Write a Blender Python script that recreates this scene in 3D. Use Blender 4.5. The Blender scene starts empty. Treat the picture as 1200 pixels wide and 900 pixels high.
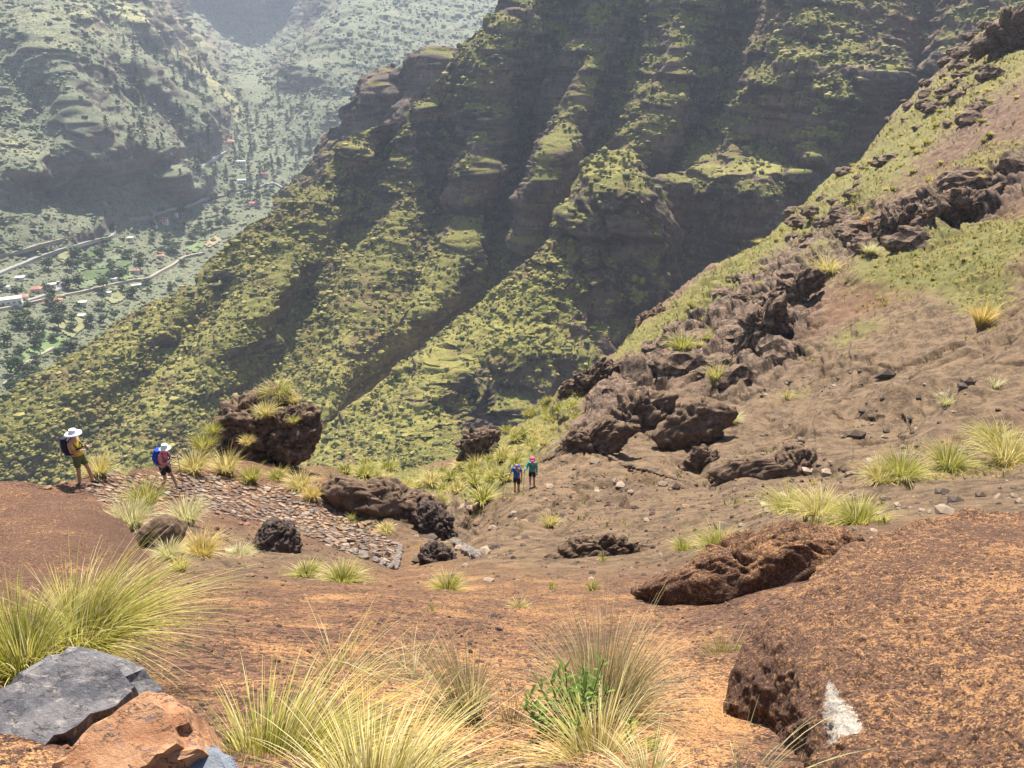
import bpy, math, random
import numpy as np
from mathutils import Vector, Matrix
R_ = math.radians
S = bpy.context.scene
# ---------------------------------------------------------------- camera, sky, sun
PITCH = R_(25.0); F = 873.0
cd = bpy.data.cameras.new('camera'); cam = bpy.data.objects.new('camera', cd)
S.collection.objects.link(cam); S.camera = cam
cam.location = (0, 0, 0); cam.rotation_euler = (R_(90) - PITCH, 0, 0)
cd.sensor_width = 36.0; cd.lens = F / 1200 * 36; cd.clip_start = 0.05; cd.clip_end = 30000
SUN_EL, SUN_AZ = R_(54), R_(0)         # azimuth measured from +Y (view) towards +X
W = bpy.data.worlds.new('World'); S.world = W; W.use_nodes = True
nt = W.node_tree; bg = nt.nodes['Background']
sk = nt.nodes.new('ShaderNodeTexSky'); sk.sky_type = 'NISHITA'; sk.sun_disc = False
sk.sun_elevation = SUN_EL; sk.sun_rotation = SUN_AZ; sk.altitude = 600; sk.air_density = 1.0; sk.dust_density = 1.5
nt.links.new(sk.outputs[0], bg.inputs[0]); bg.inputs[1].default_value = 0.075
sl = bpy.data.lights.new('sun', 'SUN'); sl.energy = 4.8; sl.angle = R_(0.5); sl.color = (1.0, 0.93, 0.80)
so = bpy.data.objects.new('sun', sl); S.collection.objects.link(so)
sdir = Vector((math.sin(SUN_AZ) * math.cos(SUN_EL), math.cos(SUN_AZ) * math.cos(SUN_EL), math.sin(SUN_EL)))
so.rotation_euler = sdir.to_track_quat('Z', 'Y').to_euler()
S.view_settings.view_transform = 'Standard'; S.view_settings.look = 'None'; S.view_settings.gamma = 1
S.view_settings.exposure = 1.55
S.cycles.max_bounces = 5; S.cycles.diffuse_bounces = 3; S.cycles.volume_bounces = 1
S.cycles.transparent_max_bounces = 6

# ---------------------------------------------------------------- maths helpers
cP, sP = math.cos(PITCH), math.sin(PITCH)
def ray(px, py):
    x = (np.asarray(px, float) - 600) / F; y = (450 - np.asarray(py, float)) / F
    d = np.stack([x, cP + y * sP, -sP + y * cP], -1)
    return d / np.linalg.norm(d, axis=-1, keepdims=True)
def project(P):
    P = np.asarray(P, float)
    dep = P[..., 1] * cP - P[..., 2] * sP
    up = P[..., 1] * sP + P[..., 2] * cP
    return 600 + F * P[..., 0] / dep, 450 - F * up / dep

def _hash(i, j, k, seed):
    h = (i.astype(np.uint32) * np.uint32(374761393) + j.astype(np.uint32) * np.uint32(668265263)
         + k.astype(np.uint32) * np.uint32(2147483647 - 1013904223) + np.uint32((seed * 144665 + 97) & 0xffffffff))
    h = (h ^ (h >> np.uint32(13))) * np.uint32(1274126177)
    h = (h ^ (h >> np.uint32(16))) * np.uint32(2246822519)
    return h ^ (h >> np.uint32(15))
def noise(p, seed=0):
    """value noise in -1..1, p (N,3)"""
    f = np.floor(p); t = (p - f).astype(np.float32); i = f.astype(np.int64)
    t = t * t * t * (t * (t * 6 - 15) + 10)
    r = 0
    for a in (0, 1):
        wa = t[:, 0] if a else 1 - t[:, 0]
        for b in (0, 1):
            wb = t[:, 1] if b else 1 - t[:, 1]
            for c in (0, 1):
                wc = t[:, 2] if c else 1 - t[:, 2]
                h = _hash(i[:, 0] + a, i[:, 1] + b, i[:, 2] + c, seed)
                r = r + wa * wb * wc * (h.astype(np.float32) * np.float32(2.0 / 4294967295.0) - 1)
    return r
ROT = np.array([[0.36, 0.48, -0.8], [-0.8, 0.6, 0.0], [0.48, 0.64, 0.6]])
def fbm(p, oct=4, seed=0, gain=0.5, lac=2.03):
    s = 0; a = 1.0; n = 0; q = p @ ROT.T
    for o in range(oct):
        s = s + a * noise(q, seed + o); n += a; a *= gain; q = (q * lac) @ ROT.T + 7.3
    return s / n * 1.6
def ridged(p, oct=4, seed=0, gain=0.55, lac=2.03):
    s = 0; a = 1.0; n = 0; q = p @ ROT.T
    for o in range(oct):
        s = s + a * (1 - 2.2 * np.abs(noise(q, seed + o))); n += a; a *= gain; q = (q * lac) @ ROT.T + 3.1
    return s / n
def worley(p, seed=0):
    """F1, F2 distances and cell id"""
    f = np.floor(p).astype(np.int64); n = len(p)
    d1 = np.full(n, 9.0, np.float32); d2 = np.full(n, 9.0, np.float32); idc = np.zeros(n, np.float32)
    for a in (-1, 0, 1):
        for b in (-1, 0, 1):
            for c in (-1, 0, 1):
                i, j, k = f[:, 0] + a, f[:, 1] + b, f[:, 2] + c
                u = 2.3283064e-10
                hx = _hash(i, j, k, seed) * u; hy = _hash(i, j, k, seed + 11) * u; hz = _hash(i, j, k, seed + 23) * u
                d = np.sqrt((i + hx - p[:, 0])**2 + (j + hy - p[:, 1])**2 + (k + hz - p[:, 2])**2)
                m = d < d1
                d2 = np.where(m, d1, np.minimum(d2, d)); idc = np.where(m, hx, idc); d1 = np.where(m, d, d1)
    return d1, d2, idc
def sstep(a, b, x):
    t = np.clip((x - a) / (b - a), 0, 1); return t * t * (3 - 2 * t)

class RBF:
    def __init__(s, pts, vals, c=8.0, smooth=0.0):
        s.p = np.array(pts, float) / 100; v = np.array(vals, float); n = len(v); s.c = c / 100
        K = np.sqrt(((s.p[:, None] - s.p[None])**2).sum(-1) + s.c**2) + np.eye(n) * smooth
        Q = np.c_[np.ones(n), s.p]
        A = np.block([[K, Q], [Q.T, np.zeros((3, 3))]])
        s.w = np.linalg.lstsq(A, np.r_[v, 0, 0, 0], rcond=None)[0]
    def __call__(s, x, y):
        sh = np.shape(x); q = np.c_[np.ravel(x), np.ravel(y)] / 100; out = np.empty(len(q))
        for a in range(0, len(q), 40000):
            b = q[a:a + 40000]
            K = np.sqrt(((b[:, None, 0] - s.p[None, :, 0])**2 + (b[:, None, 1] - s.p[None, :, 1])**2) + s.c**2)
            out[a:a + 40000] = K @ s.w[:-3] + s.w[-3] + b @ s.w[-2:]
        return out.reshape(sh)
def ctrl(lines, gap=30):
    """polylines of (px,py,R) -> dense points"""
    pts = []
    for L in lines:
        if len(L) == 1: pts.append(L[0]); continue
        for a, b in zip(L[:-1], L[1:]):
            n = max(1, int(math.hypot(a[0] - b[0], a[1] - b[1]) / gap))
            for k in range(n):
                t = k / n; pts.append(tuple(a[i] * (1 - t) + b[i] * t for i in range(3)))
        pts.append(L[-1])
    out = []
    for p in pts:
        if all(math.hypot(p[0] - q[0], p[1] - q[1]) > 5 for q in out): out.append(p)
    return out

def mk_mesh(name, V, Fq, mats, smooth=True, attrs=None, matidx=None, colattr=None):
    """V (N,3), Fq (M,3|4) int or list of such arrays"""
    me = bpy.data.meshes.new(name)
    Fl = Fq if isinstance(Fq, list) else [Fq]
    tot = sum(f.size for f in Fl); nf = sum(len(f) for f in Fl)
    me.vertices.add(len(V)); me.loops.add(tot); me.polygons.add(nf)
    me.vertices.foreach_set('co', np.ascontiguousarray(V, np.float32).ravel())
    me.loops.foreach_set('vertex_index', np.concatenate([f.ravel() for f in Fl]).astype(np.int32))
    st = []; o = 0
    for f in Fl:
        st.append(o + np.arange(len(f)) * f.shape[1]); o += f.size
    me.polygons.foreach_set('loop_start', np.concatenate(st).astype(np.int32))
    me.polygons.foreach_set('use_smooth', np.full(nf, smooth))
    for m in (mats if isinstance(mats, (list, tuple)) else [mats]): me.materials.append(m)
    if matidx is not None: me.polygons.foreach_set('material_index', np.asarray(matidx, np.int32))
    for k, v in (attrs or {}).items():
        a = me.attributes.new(k, 'FLOAT', 'POINT'); a.data.foreach_set('value', np.asarray(v, np.float32).ravel())
    if colattr is not None:
        a = me.attributes.new('tint', 'FLOAT_COLOR', 'POINT')
        c = np.ones((len(V), 4), np.float32); c[:, :3] = colattr; a.data.foreach_set('color', c.ravel())
    me.update(calc_edges=True); me.validate()
    return me
def link(name, me, parent=None, **props):
    o = bpy.data.objects.new(name, me); S.collection.objects.link(o)
    if parent: o.parent = parent
    for k, v in props.items(): o[k] = v
    return o
def empty(name, loc, rz=0, **props):
    o = bpy.data.objects.new(name, None); S.collection.objects.link(o)
    o.empty_display_size = 0.2; o.location = loc; o.rotation_euler = (0, 0, rz)
    for k, v in props.items(): o[k] = v
    return o

# ---------------------------------------------------------------- materials
class Mat:
    def __init__(s, name, rough=0.95, spec=0.2):
        s.m = bpy.data.materials.new(name); s.m.use_nodes = True; s.t = s.m.node_tree
        s.b = s.t.nodes['Principled BSDF']; s.b.inputs['Roughness'].default_value = rough
        s.b.inputs['Specular IOR Level'].default_value = spec
        s.co = s.n('ShaderNodeTexCoord').outputs['Object']
    def n(s, ty, **kw):
        n = s.t.nodes.new(ty)
        for k, v in kw.items():
            if k.startswith('i_'):
                kk = k[2:]; kk = int(kk) if kk.isdigit() else kk.replace('_', ' '); s.put(n.inputs[kk], v)
            else: setattr(n, k, v)
        return n
    def put(s, inp, v):
        if isinstance(v, bpy.types.NodeSocket): s.t.links.new(v, inp)
        elif isinstance(v, tuple) and len(v) == 3 and inp.type == 'RGBA': inp.default_value = (*v, 1)
        else: inp.default_value = v
    def attr(s, name): return s.n('ShaderNodeAttribute', attribute_name=name).outputs['Fac']
    def tint(s): return s.n('ShaderNodeAttribute', attribute_name='tint').outputs['Color']
    def vec(s, sc, rot=(0, 0, 0)):
        return s.n('ShaderNodeMapping', i_Vector=s.co, i_Scale=sc, i_Rotation=rot).outputs[0]
    def noise(s, scale, detail=4, rough=0.6, vec=None, dist=0.0):
        return s.n('ShaderNodeTexNoise', i_Vector=vec or s.co, i_Scale=scale, i_Detail=detail, i_Roughness=rough, i_Distortion=dist).outputs['Fac']
    def voro(s, scale, vec=None, feat='F1', out='Distance', rnd=1.0):
        return s.n('ShaderNodeTexVoronoi', feature=feat, i_Vector=vec or s.co, i_Scale=scale, i_Randomness=rnd).outputs[out]
    def ramp(s, f, a, b, lo=0.0, hi=1.0):
        n = s.n('ShaderNodeMapRange', i_Value=f); n.interpolation_type = 'SMOOTHSTEP'
        n.inputs[1].default_value = a; n.inputs[2].default_value = b; n.inputs[3].default_value = lo; n.inputs[4].default_value = hi
        return n.outputs[0]
    def mix(s, f, a, b, mode='MIX'):
        n = s.n('ShaderNodeMix', data_type='RGBA', blend_type=mode)
        s.put(n.inputs[0], f); s.put(n.inputs[6], a); s.put(n.inputs[7], b); return n.outputs[2]
    def math(s, op, a, b=0.0):
        n = s.n('ShaderNodeMath', operation=op); s.put(n.inputs[0], a); s.put(n.inputs[1], b); return n.outputs[0]
    def bump(s, h, dist, strength=1.0, prev=None):
        n = s.n('ShaderNodeBump', i_Height=h, i_Distance=dist, i_Strength=strength)
        if prev: s.put(n.inputs['Normal'], prev)
        return n.outputs[0]
    def out(s, col, normal=None, trans=None):
        s.put(s.b.inputs['Base Color'], col)
        if normal: s.put(s.b.inputs['Normal'], normal)
        if trans:          # thin leaves let light through
            tr = s.n('ShaderNodeBsdfTranslucent'); s.put(tr.inputs[0], col)
            mx = s.n('ShaderNodeMixShader'); mx.inputs[0].default_value = trans
            s.t.links.new(s.b.outputs[0], mx.inputs[1]); s.t.links.new(tr.outputs[0], mx.inputs[2])
            s.t.links.new(mx.outputs[0], s.t.nodes['Material Output'].inputs[0])
        return s.m
def flat(name, col, rough=0.8, spec=0.3, var=0.25, scale=20):
    m = Mat(name, rough, spec); n = m.noise(scale)
    c2 = tuple(c * (1 - var) for c in col); c1 = tuple(min(1, c * (1 + var)) for c in col)
    return m.out(m.mix(n, c2, c1))

def terrain_mat(name, k=1.0, near=False):
    """far slopes: attributes veg (0 rock..1 scrub), warm (yellow grass, plus sunlight painted on crests and ledges), red"""
    m = Mat(name)
    st = m.noise(0.05 * k, 6, 0.65, m.vec((0.4, 0.4, 3.0)))
    n1 = m.noise(0.12 * k, 6, 0.7); n2 = m.noise(0.5 * k, 5, 0.7)
    rock = m.mix(m.ramp(st, 0.38, 0.62), (0.060, 0.046, 0.040), (0.19, 0.132, 0.100))
    rock = m.mix(m.ramp(n1, 0.5, 0.72), rock, (0.25, 0.185, 0.14)); rock = m.mix(m.ramp(m.noise(0.22 * k, 6, .75, m.vec((2.2, 2.2, .5))), .52, .66), rock, (0.030, 0.024, 0.022))
    rock = m.mix(m.math('MULTIPLY', m.attr('red'), 0.75), rock, (0.20, 0.095, 0.062))
    veg = m.mix(m.ramp(n2, 0.4, 0.6), (0.115, 0.108, 0.030), (0.205, 0.180, 0.050))
    veg = m.mix(m.ramp(n1, 0.42, 0.68), veg, (0.16, 0.165, 0.042))
    warm = m.mix(m.ramp(n2, 0.35, 0.65), (0.215, 0.205, 0.052), (0.29, 0.25, 0.080))
    wf = m.ramp(m.math('ADD', m.attr('warm'), m.math('MULTIPLY', m.math('SUBTRACT', n2, 0.5), 1.2)), 0.35, 0.75)
    veg = m.mix(wf, veg, warm); veg = m.mix(m.ramp(m.noise(0.035 * k, 4, .6), .52, .66), veg, (0.17, 0.125, 0.055))
    vf = m.ramp(m.math('ADD', m.attr('veg'), m.math('MULTIPLY', m.math('SUBTRACT', n1, 0.5), 0.9)), 0.35, 0.62)
    if near:
        veg = m.mix(m.ramp(n2, .4, .6), (.125, .138, .088), (.185, .192, .118)); veg = m.mix(wf, veg, (.34, .32, .16)); rock = m.mix(.25, rock, (.20, .18, .15))  # paler, greyer valley tones put part of the haze into the colour
    b = m.bump(m.noise(0.45 * k, 6, 0.75), 2.2 / k, 0.9)
    return m.out(m.mix(vf, rock, veg), b)
M_GORGE = terrain_mat('gorge_slope'); M_VALLEY = terrain_mat('valley_slope', 0.6, True)

# ---------------------------------------------------------------- terrain patch (a real surface with a back slope)
def _cr(n, k):
    m = (n - 1 + k - 1) // k + 1; M = np.zeros((n, m)); x = np.arange(n) / k; i = np.minimum(x.astype(int), m - 2); t = x - i
    for o, w in ((-1, (-t + 2 * t**2 - t**3) / 2), (0, (2 - 5 * t**2 + 3 * t**3) / 2), (1, (t + 4 * t**2 - 3 * t**3) / 2), (2, (-t**2 + t**3) / 2)):
        np.add.at(M, (np.arange(n), np.clip(i + o, 0, m - 1)), w)
    return M
def upeval(f, px, py, k=3):
    n, c = px.shape; a = np.arange((n - 1 + k - 1) // k + 1) * k; b = np.arange((c - 1 + k - 1) // k + 1) * k
    def ext(A):
        A = np.concatenate([A, 2 * A[-1:] - A[-2:-1], 3 * A[-1:] - 2 * A[-2:-1], 4 * A[-1:] - 3 * A[-2:-1]], 0)
        return np.concatenate([A, 2 * A[:, -1:] - A[:, -2:-1], 3 * A[:, -1:] - 2 * A[:, -2:-1], 4 * A[:, -1:] - 3 * A[:, -2:-1]], 1)
    X = ext(px)[np.ix_(a, b)]; Y = ext(py)[np.ix_(a, b)]
    return _cr(n, k) @ f(X, Y) @ _cr(c, k).T
class Patch: pass
def patch(name, lines, x0, x1, crest, bot, step, shape, mat, kind=True, c=8, gap=30, back=(1.0, 0.9), nback=14, bstep=0.02, side=None, props=None, xstep=None, sharpen=0):
    T = Patch(); T.rbf = RBF([p[:2] for p in lines], [math.log(p[2]) for p in lines], c)
    if sharpen:        # stand the spurs out from the gullies
        f0 = T.rbf; fs = RBF([p[:2] for p in lines], [math.log(p[2]) for p in lines], 60, -3.0); k_ = sharpen
        T.rbf = lambda x, y: f0(x, y) + k_ * np.clip(f0(x, y) - fs(x, y), -.12, .12)
    cols = np.arange(x0, x1 + 0.1, xstep or step); cy = np.interp(cols, [p[0] for p in crest], [p[1] for p in crest])
    n = int((bot - cy.min()) / step) + 1
    t = np.linspace(0, 1, n)[:, None]
    px = np.repeat(cols[None], n, 0); py = cy[None] * (1 - t) + bot * t
    Rr = np.exp(upeval(T.rbf, px, py)); P = ray(px, py) * Rr[..., None]
    T.cols, T.cy, T.bot, T.n = cols, cy, bot, n
    def normals(P):
        du = np.gradient(P, axis=1); dv = np.gradient(P, axis=0)
        N = np.cross(du, -dv); N /= np.linalg.norm(N, axis=-1, keepdims=True) + 1e-9
        fl = (N * P).sum(-1) > 0; N[fl] *= -1
        return N
    D, attrs = shape(P, normals(P), px, py, Rr)
    P = P + D; T.P = P; T.N = normals(P); T.px = px; T.py = py; T.R = Rr
    if callable(attrs): attrs = attrs(P, T.N, px, py)
    T.A = attrs
    # back slope: continues away from the camera and down
    top = P[0]; h = top.copy(); h[:, 2] = 0; h /= np.linalg.norm(h, axis=1, keepdims=True)
    rr = np.linalg.norm(top, axis=1)[:, None]; B = []
    for k in range(nback, 0, -1):
        s = rr * bstep * k
        q = top + h * s * back[0]; q[:, 2:] -= (s * back[1] * (1 - math.exp(-k / 1.5)))
        q += fbm(q / (rr.mean() * bstep * 3), 3, 5)[:, None] * rr * bstep * 0.25 * np.array([[0.3, 0.3, 1]])
        B.append(q)
    G = np.concatenate([np.array(B), P], 0); nr, nc = G.shape[:2]
    A = {k: np.concatenate([np.repeat(v[:1], nback, 0), v], 0) for k, v in attrs.items()}
    if side:   # close the sides down into the ground: list of ('L'|'R', direction, steps, size)
        for w, d, ns, sz in side:
            e = G[:, 0] if w == 'L' else G[:, -1]
            ext = [e + np.array(d) * sz * (k + 1) for k in range(ns)]
            if w == 'L':
                G = np.concatenate([np.stack(ext[::-1], 1), G], 1); A = {k: np.concatenate([np.repeat(v[:, :1], ns, 1), v], 1) for k, v in A.items()}
            else:
                G = np.concatenate([G, np.stack(ext, 1)], 1); A = {k: np.concatenate([v, np.repeat(v[:, -1:], ns, 1)], 1) for k, v in A.items()}
        nr, nc = G.shape[:2]
    idx = np.arange(nr * nc).reshape(nr, nc)
    Fq = np.stack([idx[:-1, :-1], idx[1:, :-1], idx[1:, 1:], idx[:-1, 1:]], -1).reshape(-1, 4)
    me = mk_mesh(name, G.reshape(-1, 3), Fq, mat, True, A)
    T.obj = link(name, me)
    if kind: T.obj['kind'] = 'structure'
    for k, v in (props or {}).items(): T.obj[k] = v
    # lookup: pixel -> surface point, by refining on the projected grid
    pjx, pjy = project(P); T.pj = (pjx, pjy)
    def at(x, y, nrm=False):
        j = int(np.clip(round((x - cols[0]) / (cols[1] - cols[0])), 0, len(cols) - 1))
        i = int(np.clip((y - cy[j]) / (bot - cy[j]) * (n - 1), 0, n - 1))
        w = 14; a, b = max(0, i - w), min(n, i + w + 1); u, v = max(0, j - w), min(len(cols), j + w + 1)
        d = (pjx[a:b, u:v] - x)**2 + (pjy[a:b, u:v] - y)**2
        k = np.unravel_index(np.argmin(d), d.shape)
        q = P[a + k[0], u + k[1]]
        return (q.copy(), T.N[a + k[0], u + k[1]].copy()) if nrm else q.copy()
    T.at = at
    return T
def blobs(px, py, L):
    """soft mask from (x,y,rx,ry,angle_deg,weight) ellipses"""
    m = np.zeros(np.shape(px))
    for x, y, rx, ry, a, w in L:
        a = R_(a); dx = px - x; dy = py - y
        u = (dx * math.cos(a) + dy * math.sin(a)) / rx; v = (-dx * math.sin(a) + dy * math.cos(a)) / ry
        m = m + w * np.exp(-(u * u + v * v) * 0.9)
    return m

# ================================================================ far valley and mountains
def strata(P, per, amp, seed, warp=6.0, sharp=0.25):
    """horizontal ledge profile -1..1 from height"""
    w = fbm(P / (per * 4.0), 3, seed) * warp
    ph = (P[:, 2] + 0.06 * P[:, 0] + w) / per
    fr = ph - np.floor(ph)
    am = 0.5 + 0.5 * noise(np.stack([np.floor(ph), P[:, 0] / (per * 5), P[:, 1] / (per * 5)], 1), seed + 3)
    return (sstep(0, sharp, fr) - fr) * amp * (0.5 + am)
def bands(P, per, seed, warp):
    w = fbm(P / (per * 5.0), 3, seed) * warp; ph = (P[:, 2] + 0.10 * P[:, 0] + w) / per; fr = ph - np.floor(ph)
    am = np.clip(.5 + .9 * noise(np.stack([np.floor(ph) * 3.3, P[:, 0] / (per * 2.5), P[:, 1] / (per * 2.5)], 1), seed + 3), 0, 1)
    return fr, am
def horiz(N):
    h = N.copy(); h[..., 2] = 0; return h / (np.linalg.norm(h, axis=-1, keepdims=True) + 1e-6)
C_LINES = ctrl([
    [(-150, 480, 470), (0, 440, 490), (150, 400, 560), (300, 340, 760)],
    [(-150, 380, 560), (0, 362, 600), (70, 350, 640), (140, 330, 710), (200, 295, 850), (280, 235, 1010), (310, 205, 1110), (335, 175, 1230)],
    [(-150, 310, 680), (0, 300, 730), (80, 290, 770), (130, 266, 850), (180, 250, 930), (235, 230, 1010), (255, 190, 1120), (262, 150, 1250), (290, 95, 1560)],
    [(-150, 220, 740), (0, 210, 795), (60, 215, 850), (130, 215, 920), (200, 190, 1030)],
    [(60, 45, 1020), (80, 100, 925), (95, 140, 885), (120, 190, 872), (135, 215, 890)],
    [(50, 130, 955), (15, 160, 880)], [(0, 100, 970), (0, 55, 1060)], [(-150, 100, 900)], [(0, 0, 1180), (-150, 0, 1080)],
    [(130, 120, 1010), (150, 60, 1150), (110, 0, 1260)],
    [(105, 125, 930), (165, 165, 955), (230, 226, 985)], [(130, 100, 1050), (185, 150, 1075), (243, 205, 1070)],
    [(150, 70, 1100), (215, 115, 1150), (258, 148, 1190)], [(180, 55, 1330), (240, 100, 1380)],
    [(0, 240, 790), (60, 262, 790), (110, 262, 820)], [(30, 225, 870), (90, 245, 870)],
    [(170, 0, 1450), (200, 30, 1500), (240, 80, 1500), (270, 120, 1420)],
    [(290, 75, 2000), (250, 45, 2300), (220, 10, 2500), (220, -60, 2550)],
    [(300, 40, 2400), (300, -60, 2500)], [(350, 30, 2300), (370, -20, 2400)], [(330, 60, 2050)],
    [(310, 120, 1420), (335, 100, 1480), (345, 70, 1600)], [(380, 30, 1750), (400, 0, 1900)],
    [(340, 160, 1260), (400, 100, 1380), (450, 60, 1500), (520, 20, 1750), (600, -10, 2100)],
    [(380, 210, 1150), (440, 150, 1220), (520, 110, 1350), (600, 60, 1500), (700, 0, 1700)],
    [(-150, -80, 1400), (0, -80, 1450), (150, -80, 1700)], [(500, -80, 2500), (700, -80, 2400)],
], 18)
def shapeC(P, N, px, py, Rr):
    p = P.reshape(-1, 3); h = horiz(N).reshape(-1, 3)
    fl = blobs(px, py, [(60, 380, 230, 75, -18, 1.3), (250, 250, 120, 45, -38, 1.1), (320, 190, 40, 30, -40, .7)]).ravel()
    hill = 1 - np.clip(fl, 0, 1) * 0.93
    d = ridged(p / np.array([150, 190, 260]), 5, 31) * 26 + ridged((p + fbm(p / 60, 3, 2)[:, None] * 14) / np.array([60, 60, 110]), 4, 37) * 13 + strata(p, 14, 2, 8, 5) * 0.5
    d2 = ridged(p / 34, 4, 77) * 5.0
    D = h * ((d + d2) * hill)[:, None] + np.array([0, 0, 1]) * (fbm(p / 25, 3, 4) * 2.0)[:, None]
    def at(P2, N2, px, py):
        q = P2.reshape(-1, 3); up = N2[..., 2].ravel()
        veg = 0.42 + (up - 0.42) * 1.6 + fbm(q / 60, 3, 12) * 0.25 + fl * 0.6
        warm = 0.12 + fbm(q / 110, 4, 3) * 0.35 + blobs(px, py, [(100, 10, 100, 30, 15, .5), (20, 110, 60, 50, 0, .4), (30, 250, 90, 30, 0, .15), (60, 385, 60, 22, -20, .3), (240, 100, 50, 14, 50, .5)]).ravel()
        return dict(veg=veg.reshape(px.shape), warm=warm.reshape(px.shape), red=np.zeros(px.shape))
    return D.reshape(P.shape), at
TC = patch('valley_terrain', C_LINES, -150, 700, [(-150, -70), (700, -70)], 490, 1.5, shapeC, M_VALLEY, c=14, nback=10, bstep=0.03)

# ================================================================ gorge massif
CLIFF_B = [(530, 190, 60, 95, 20, 1.0), (430, 215, 40, 30, 0, .5), (690, 60, 40, 60, 15, .4), (850, 290, 110, 90, 0, 1.0), (1080, 60, 120, 70, 10, 1.0),
           (790, 90, 30, 80, 15, .3), (660, 250, 40, 50, 20, .8), (520, 60, 60, 50, 0, .4), (820, 20, 60, 40, 0, .3), (300, 400, 55, 12, 0, .35), (430, 100, 40, 50, -30, .8)]
def shapeB(cl, seed, extra=()):
    def f(P, N, px, py, Rr):
        p = P.reshape(-1, 3); h = horiz(N).reshape(-1, 3)
        c = np.clip(blobs(px, py, cl).ravel(), 0, 1.2); low = (sstep(200, 420, py + (450 - px) * .25) + (.9 if seed == 300 else 0)).clip(0, 1).ravel() * (1 - .9 * np.clip(c, 0, 1))
        wv = p + fbm(p / 40, 3, seed)[:, None] * 8
        rib = ridged(wv / np.array([30, 30, 120]), 4, seed + 1)
        d = rib * (4.0 + 4.0 * c - 2.4 * low) + ridged(wv / np.array([58, 58, 120]), 3, seed + 4) * (9 - 6 * low)
        d += strata(p, 31, 3.0, seed + 2, 30, 0.4) * (0.0 + 0.8 * c) + strata(p, 8.5, 1.1, seed + 3, 9, .45) * (0.55 + .7 * c) * (.7 + .9 * noise(p / 30, 44))
        d += ridged(wv / np.array([10, 10, 34]), 5, seed + 6, .62) * (4.2 + 2.5 * c) * (0.5 + .7 * c - .25 * low)
        fr, am = bands(p, 15.0, 900, 9); d += (sstep(0, .30, fr) - fr) * 4.2 * am; T_band = am * (1 - sstep(.24, .36, fr))
        D = h * d[:, None] + N.reshape(-1, 3) * (fbm(p / 5.0, 4, seed + 9, .7) * 1.5 + ridged(p / 17, 4, seed + 15, .6) * (2.6 - 1.4 * low))[:, None]
        def at(P2, N2, px, py):
            q = P2.reshape(-1, 3)
            # slope measured over a small neighbourhood
            K = N2[..., 2]; K = (K + np.roll(K, 1, 0) + np.roll(K, -1, 0) + np.roll(K, 1, 1) + np.roll(K, -1, 1)) / 5
            veg = 0.55 + (K.ravel() - 0.42) * 1.9 - c * 0.58 + low * .35 + .05 - T_band * .75 + fbm(q / 18, 3, 12) * 0.2
            warm = 0.20 + low * .14 + fbm(q / 45, 4, 3) * 0.35 + blobs(px, py, list(WARM_SUN) + list(extra)).ravel()
            red = blobs(px, py, RED).ravel() * (0.6 + 0.5 * noise(q / 20, 6))
            veg = veg - (.38 if seed == 500 else 0)
            return dict(veg=veg.reshape(px.shape), warm=warm.reshape(px.shape), red=np.clip(red, 0, 1).reshape(px.shape))
        return D.reshape(P.shape), at
    return f
WARM_SUN = [(200, 450, 14, 110, 38, .5), (110, 460, 90, 18, -38, .35), (270, 350, 60, 12, -50, .4), (160, 340, 60, 30, -30, .3), (430, 145, 32, 10, 0, .7), (1010, 88, 34, 14, 0, .75), (850, 200, 90, 9, 0, .6),  # yellow grass, and sunlight painted on crests and ledges
        (720, 185, 35, 14, 0, 1.0), (480, 450, 120, 12, -38, .7), (620, 330, 90, 14, -45, .6), (600, 390, 90, 12, 0, .45), (430, 510, 60, 40, 0, .45), (940, 40, 30, 50, -30, .3),
        (60, 540, 120, 40, 0, .25), (350, 470, 100, 60, 0, .15)]
RED = [(1050, 30, 110, 30, 0, .8), (700, 425, 70, 40, 0, .35), (850, 280, 80, 40, 0, .3), (690, 340, 30, 60, 0, .25)]
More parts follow.
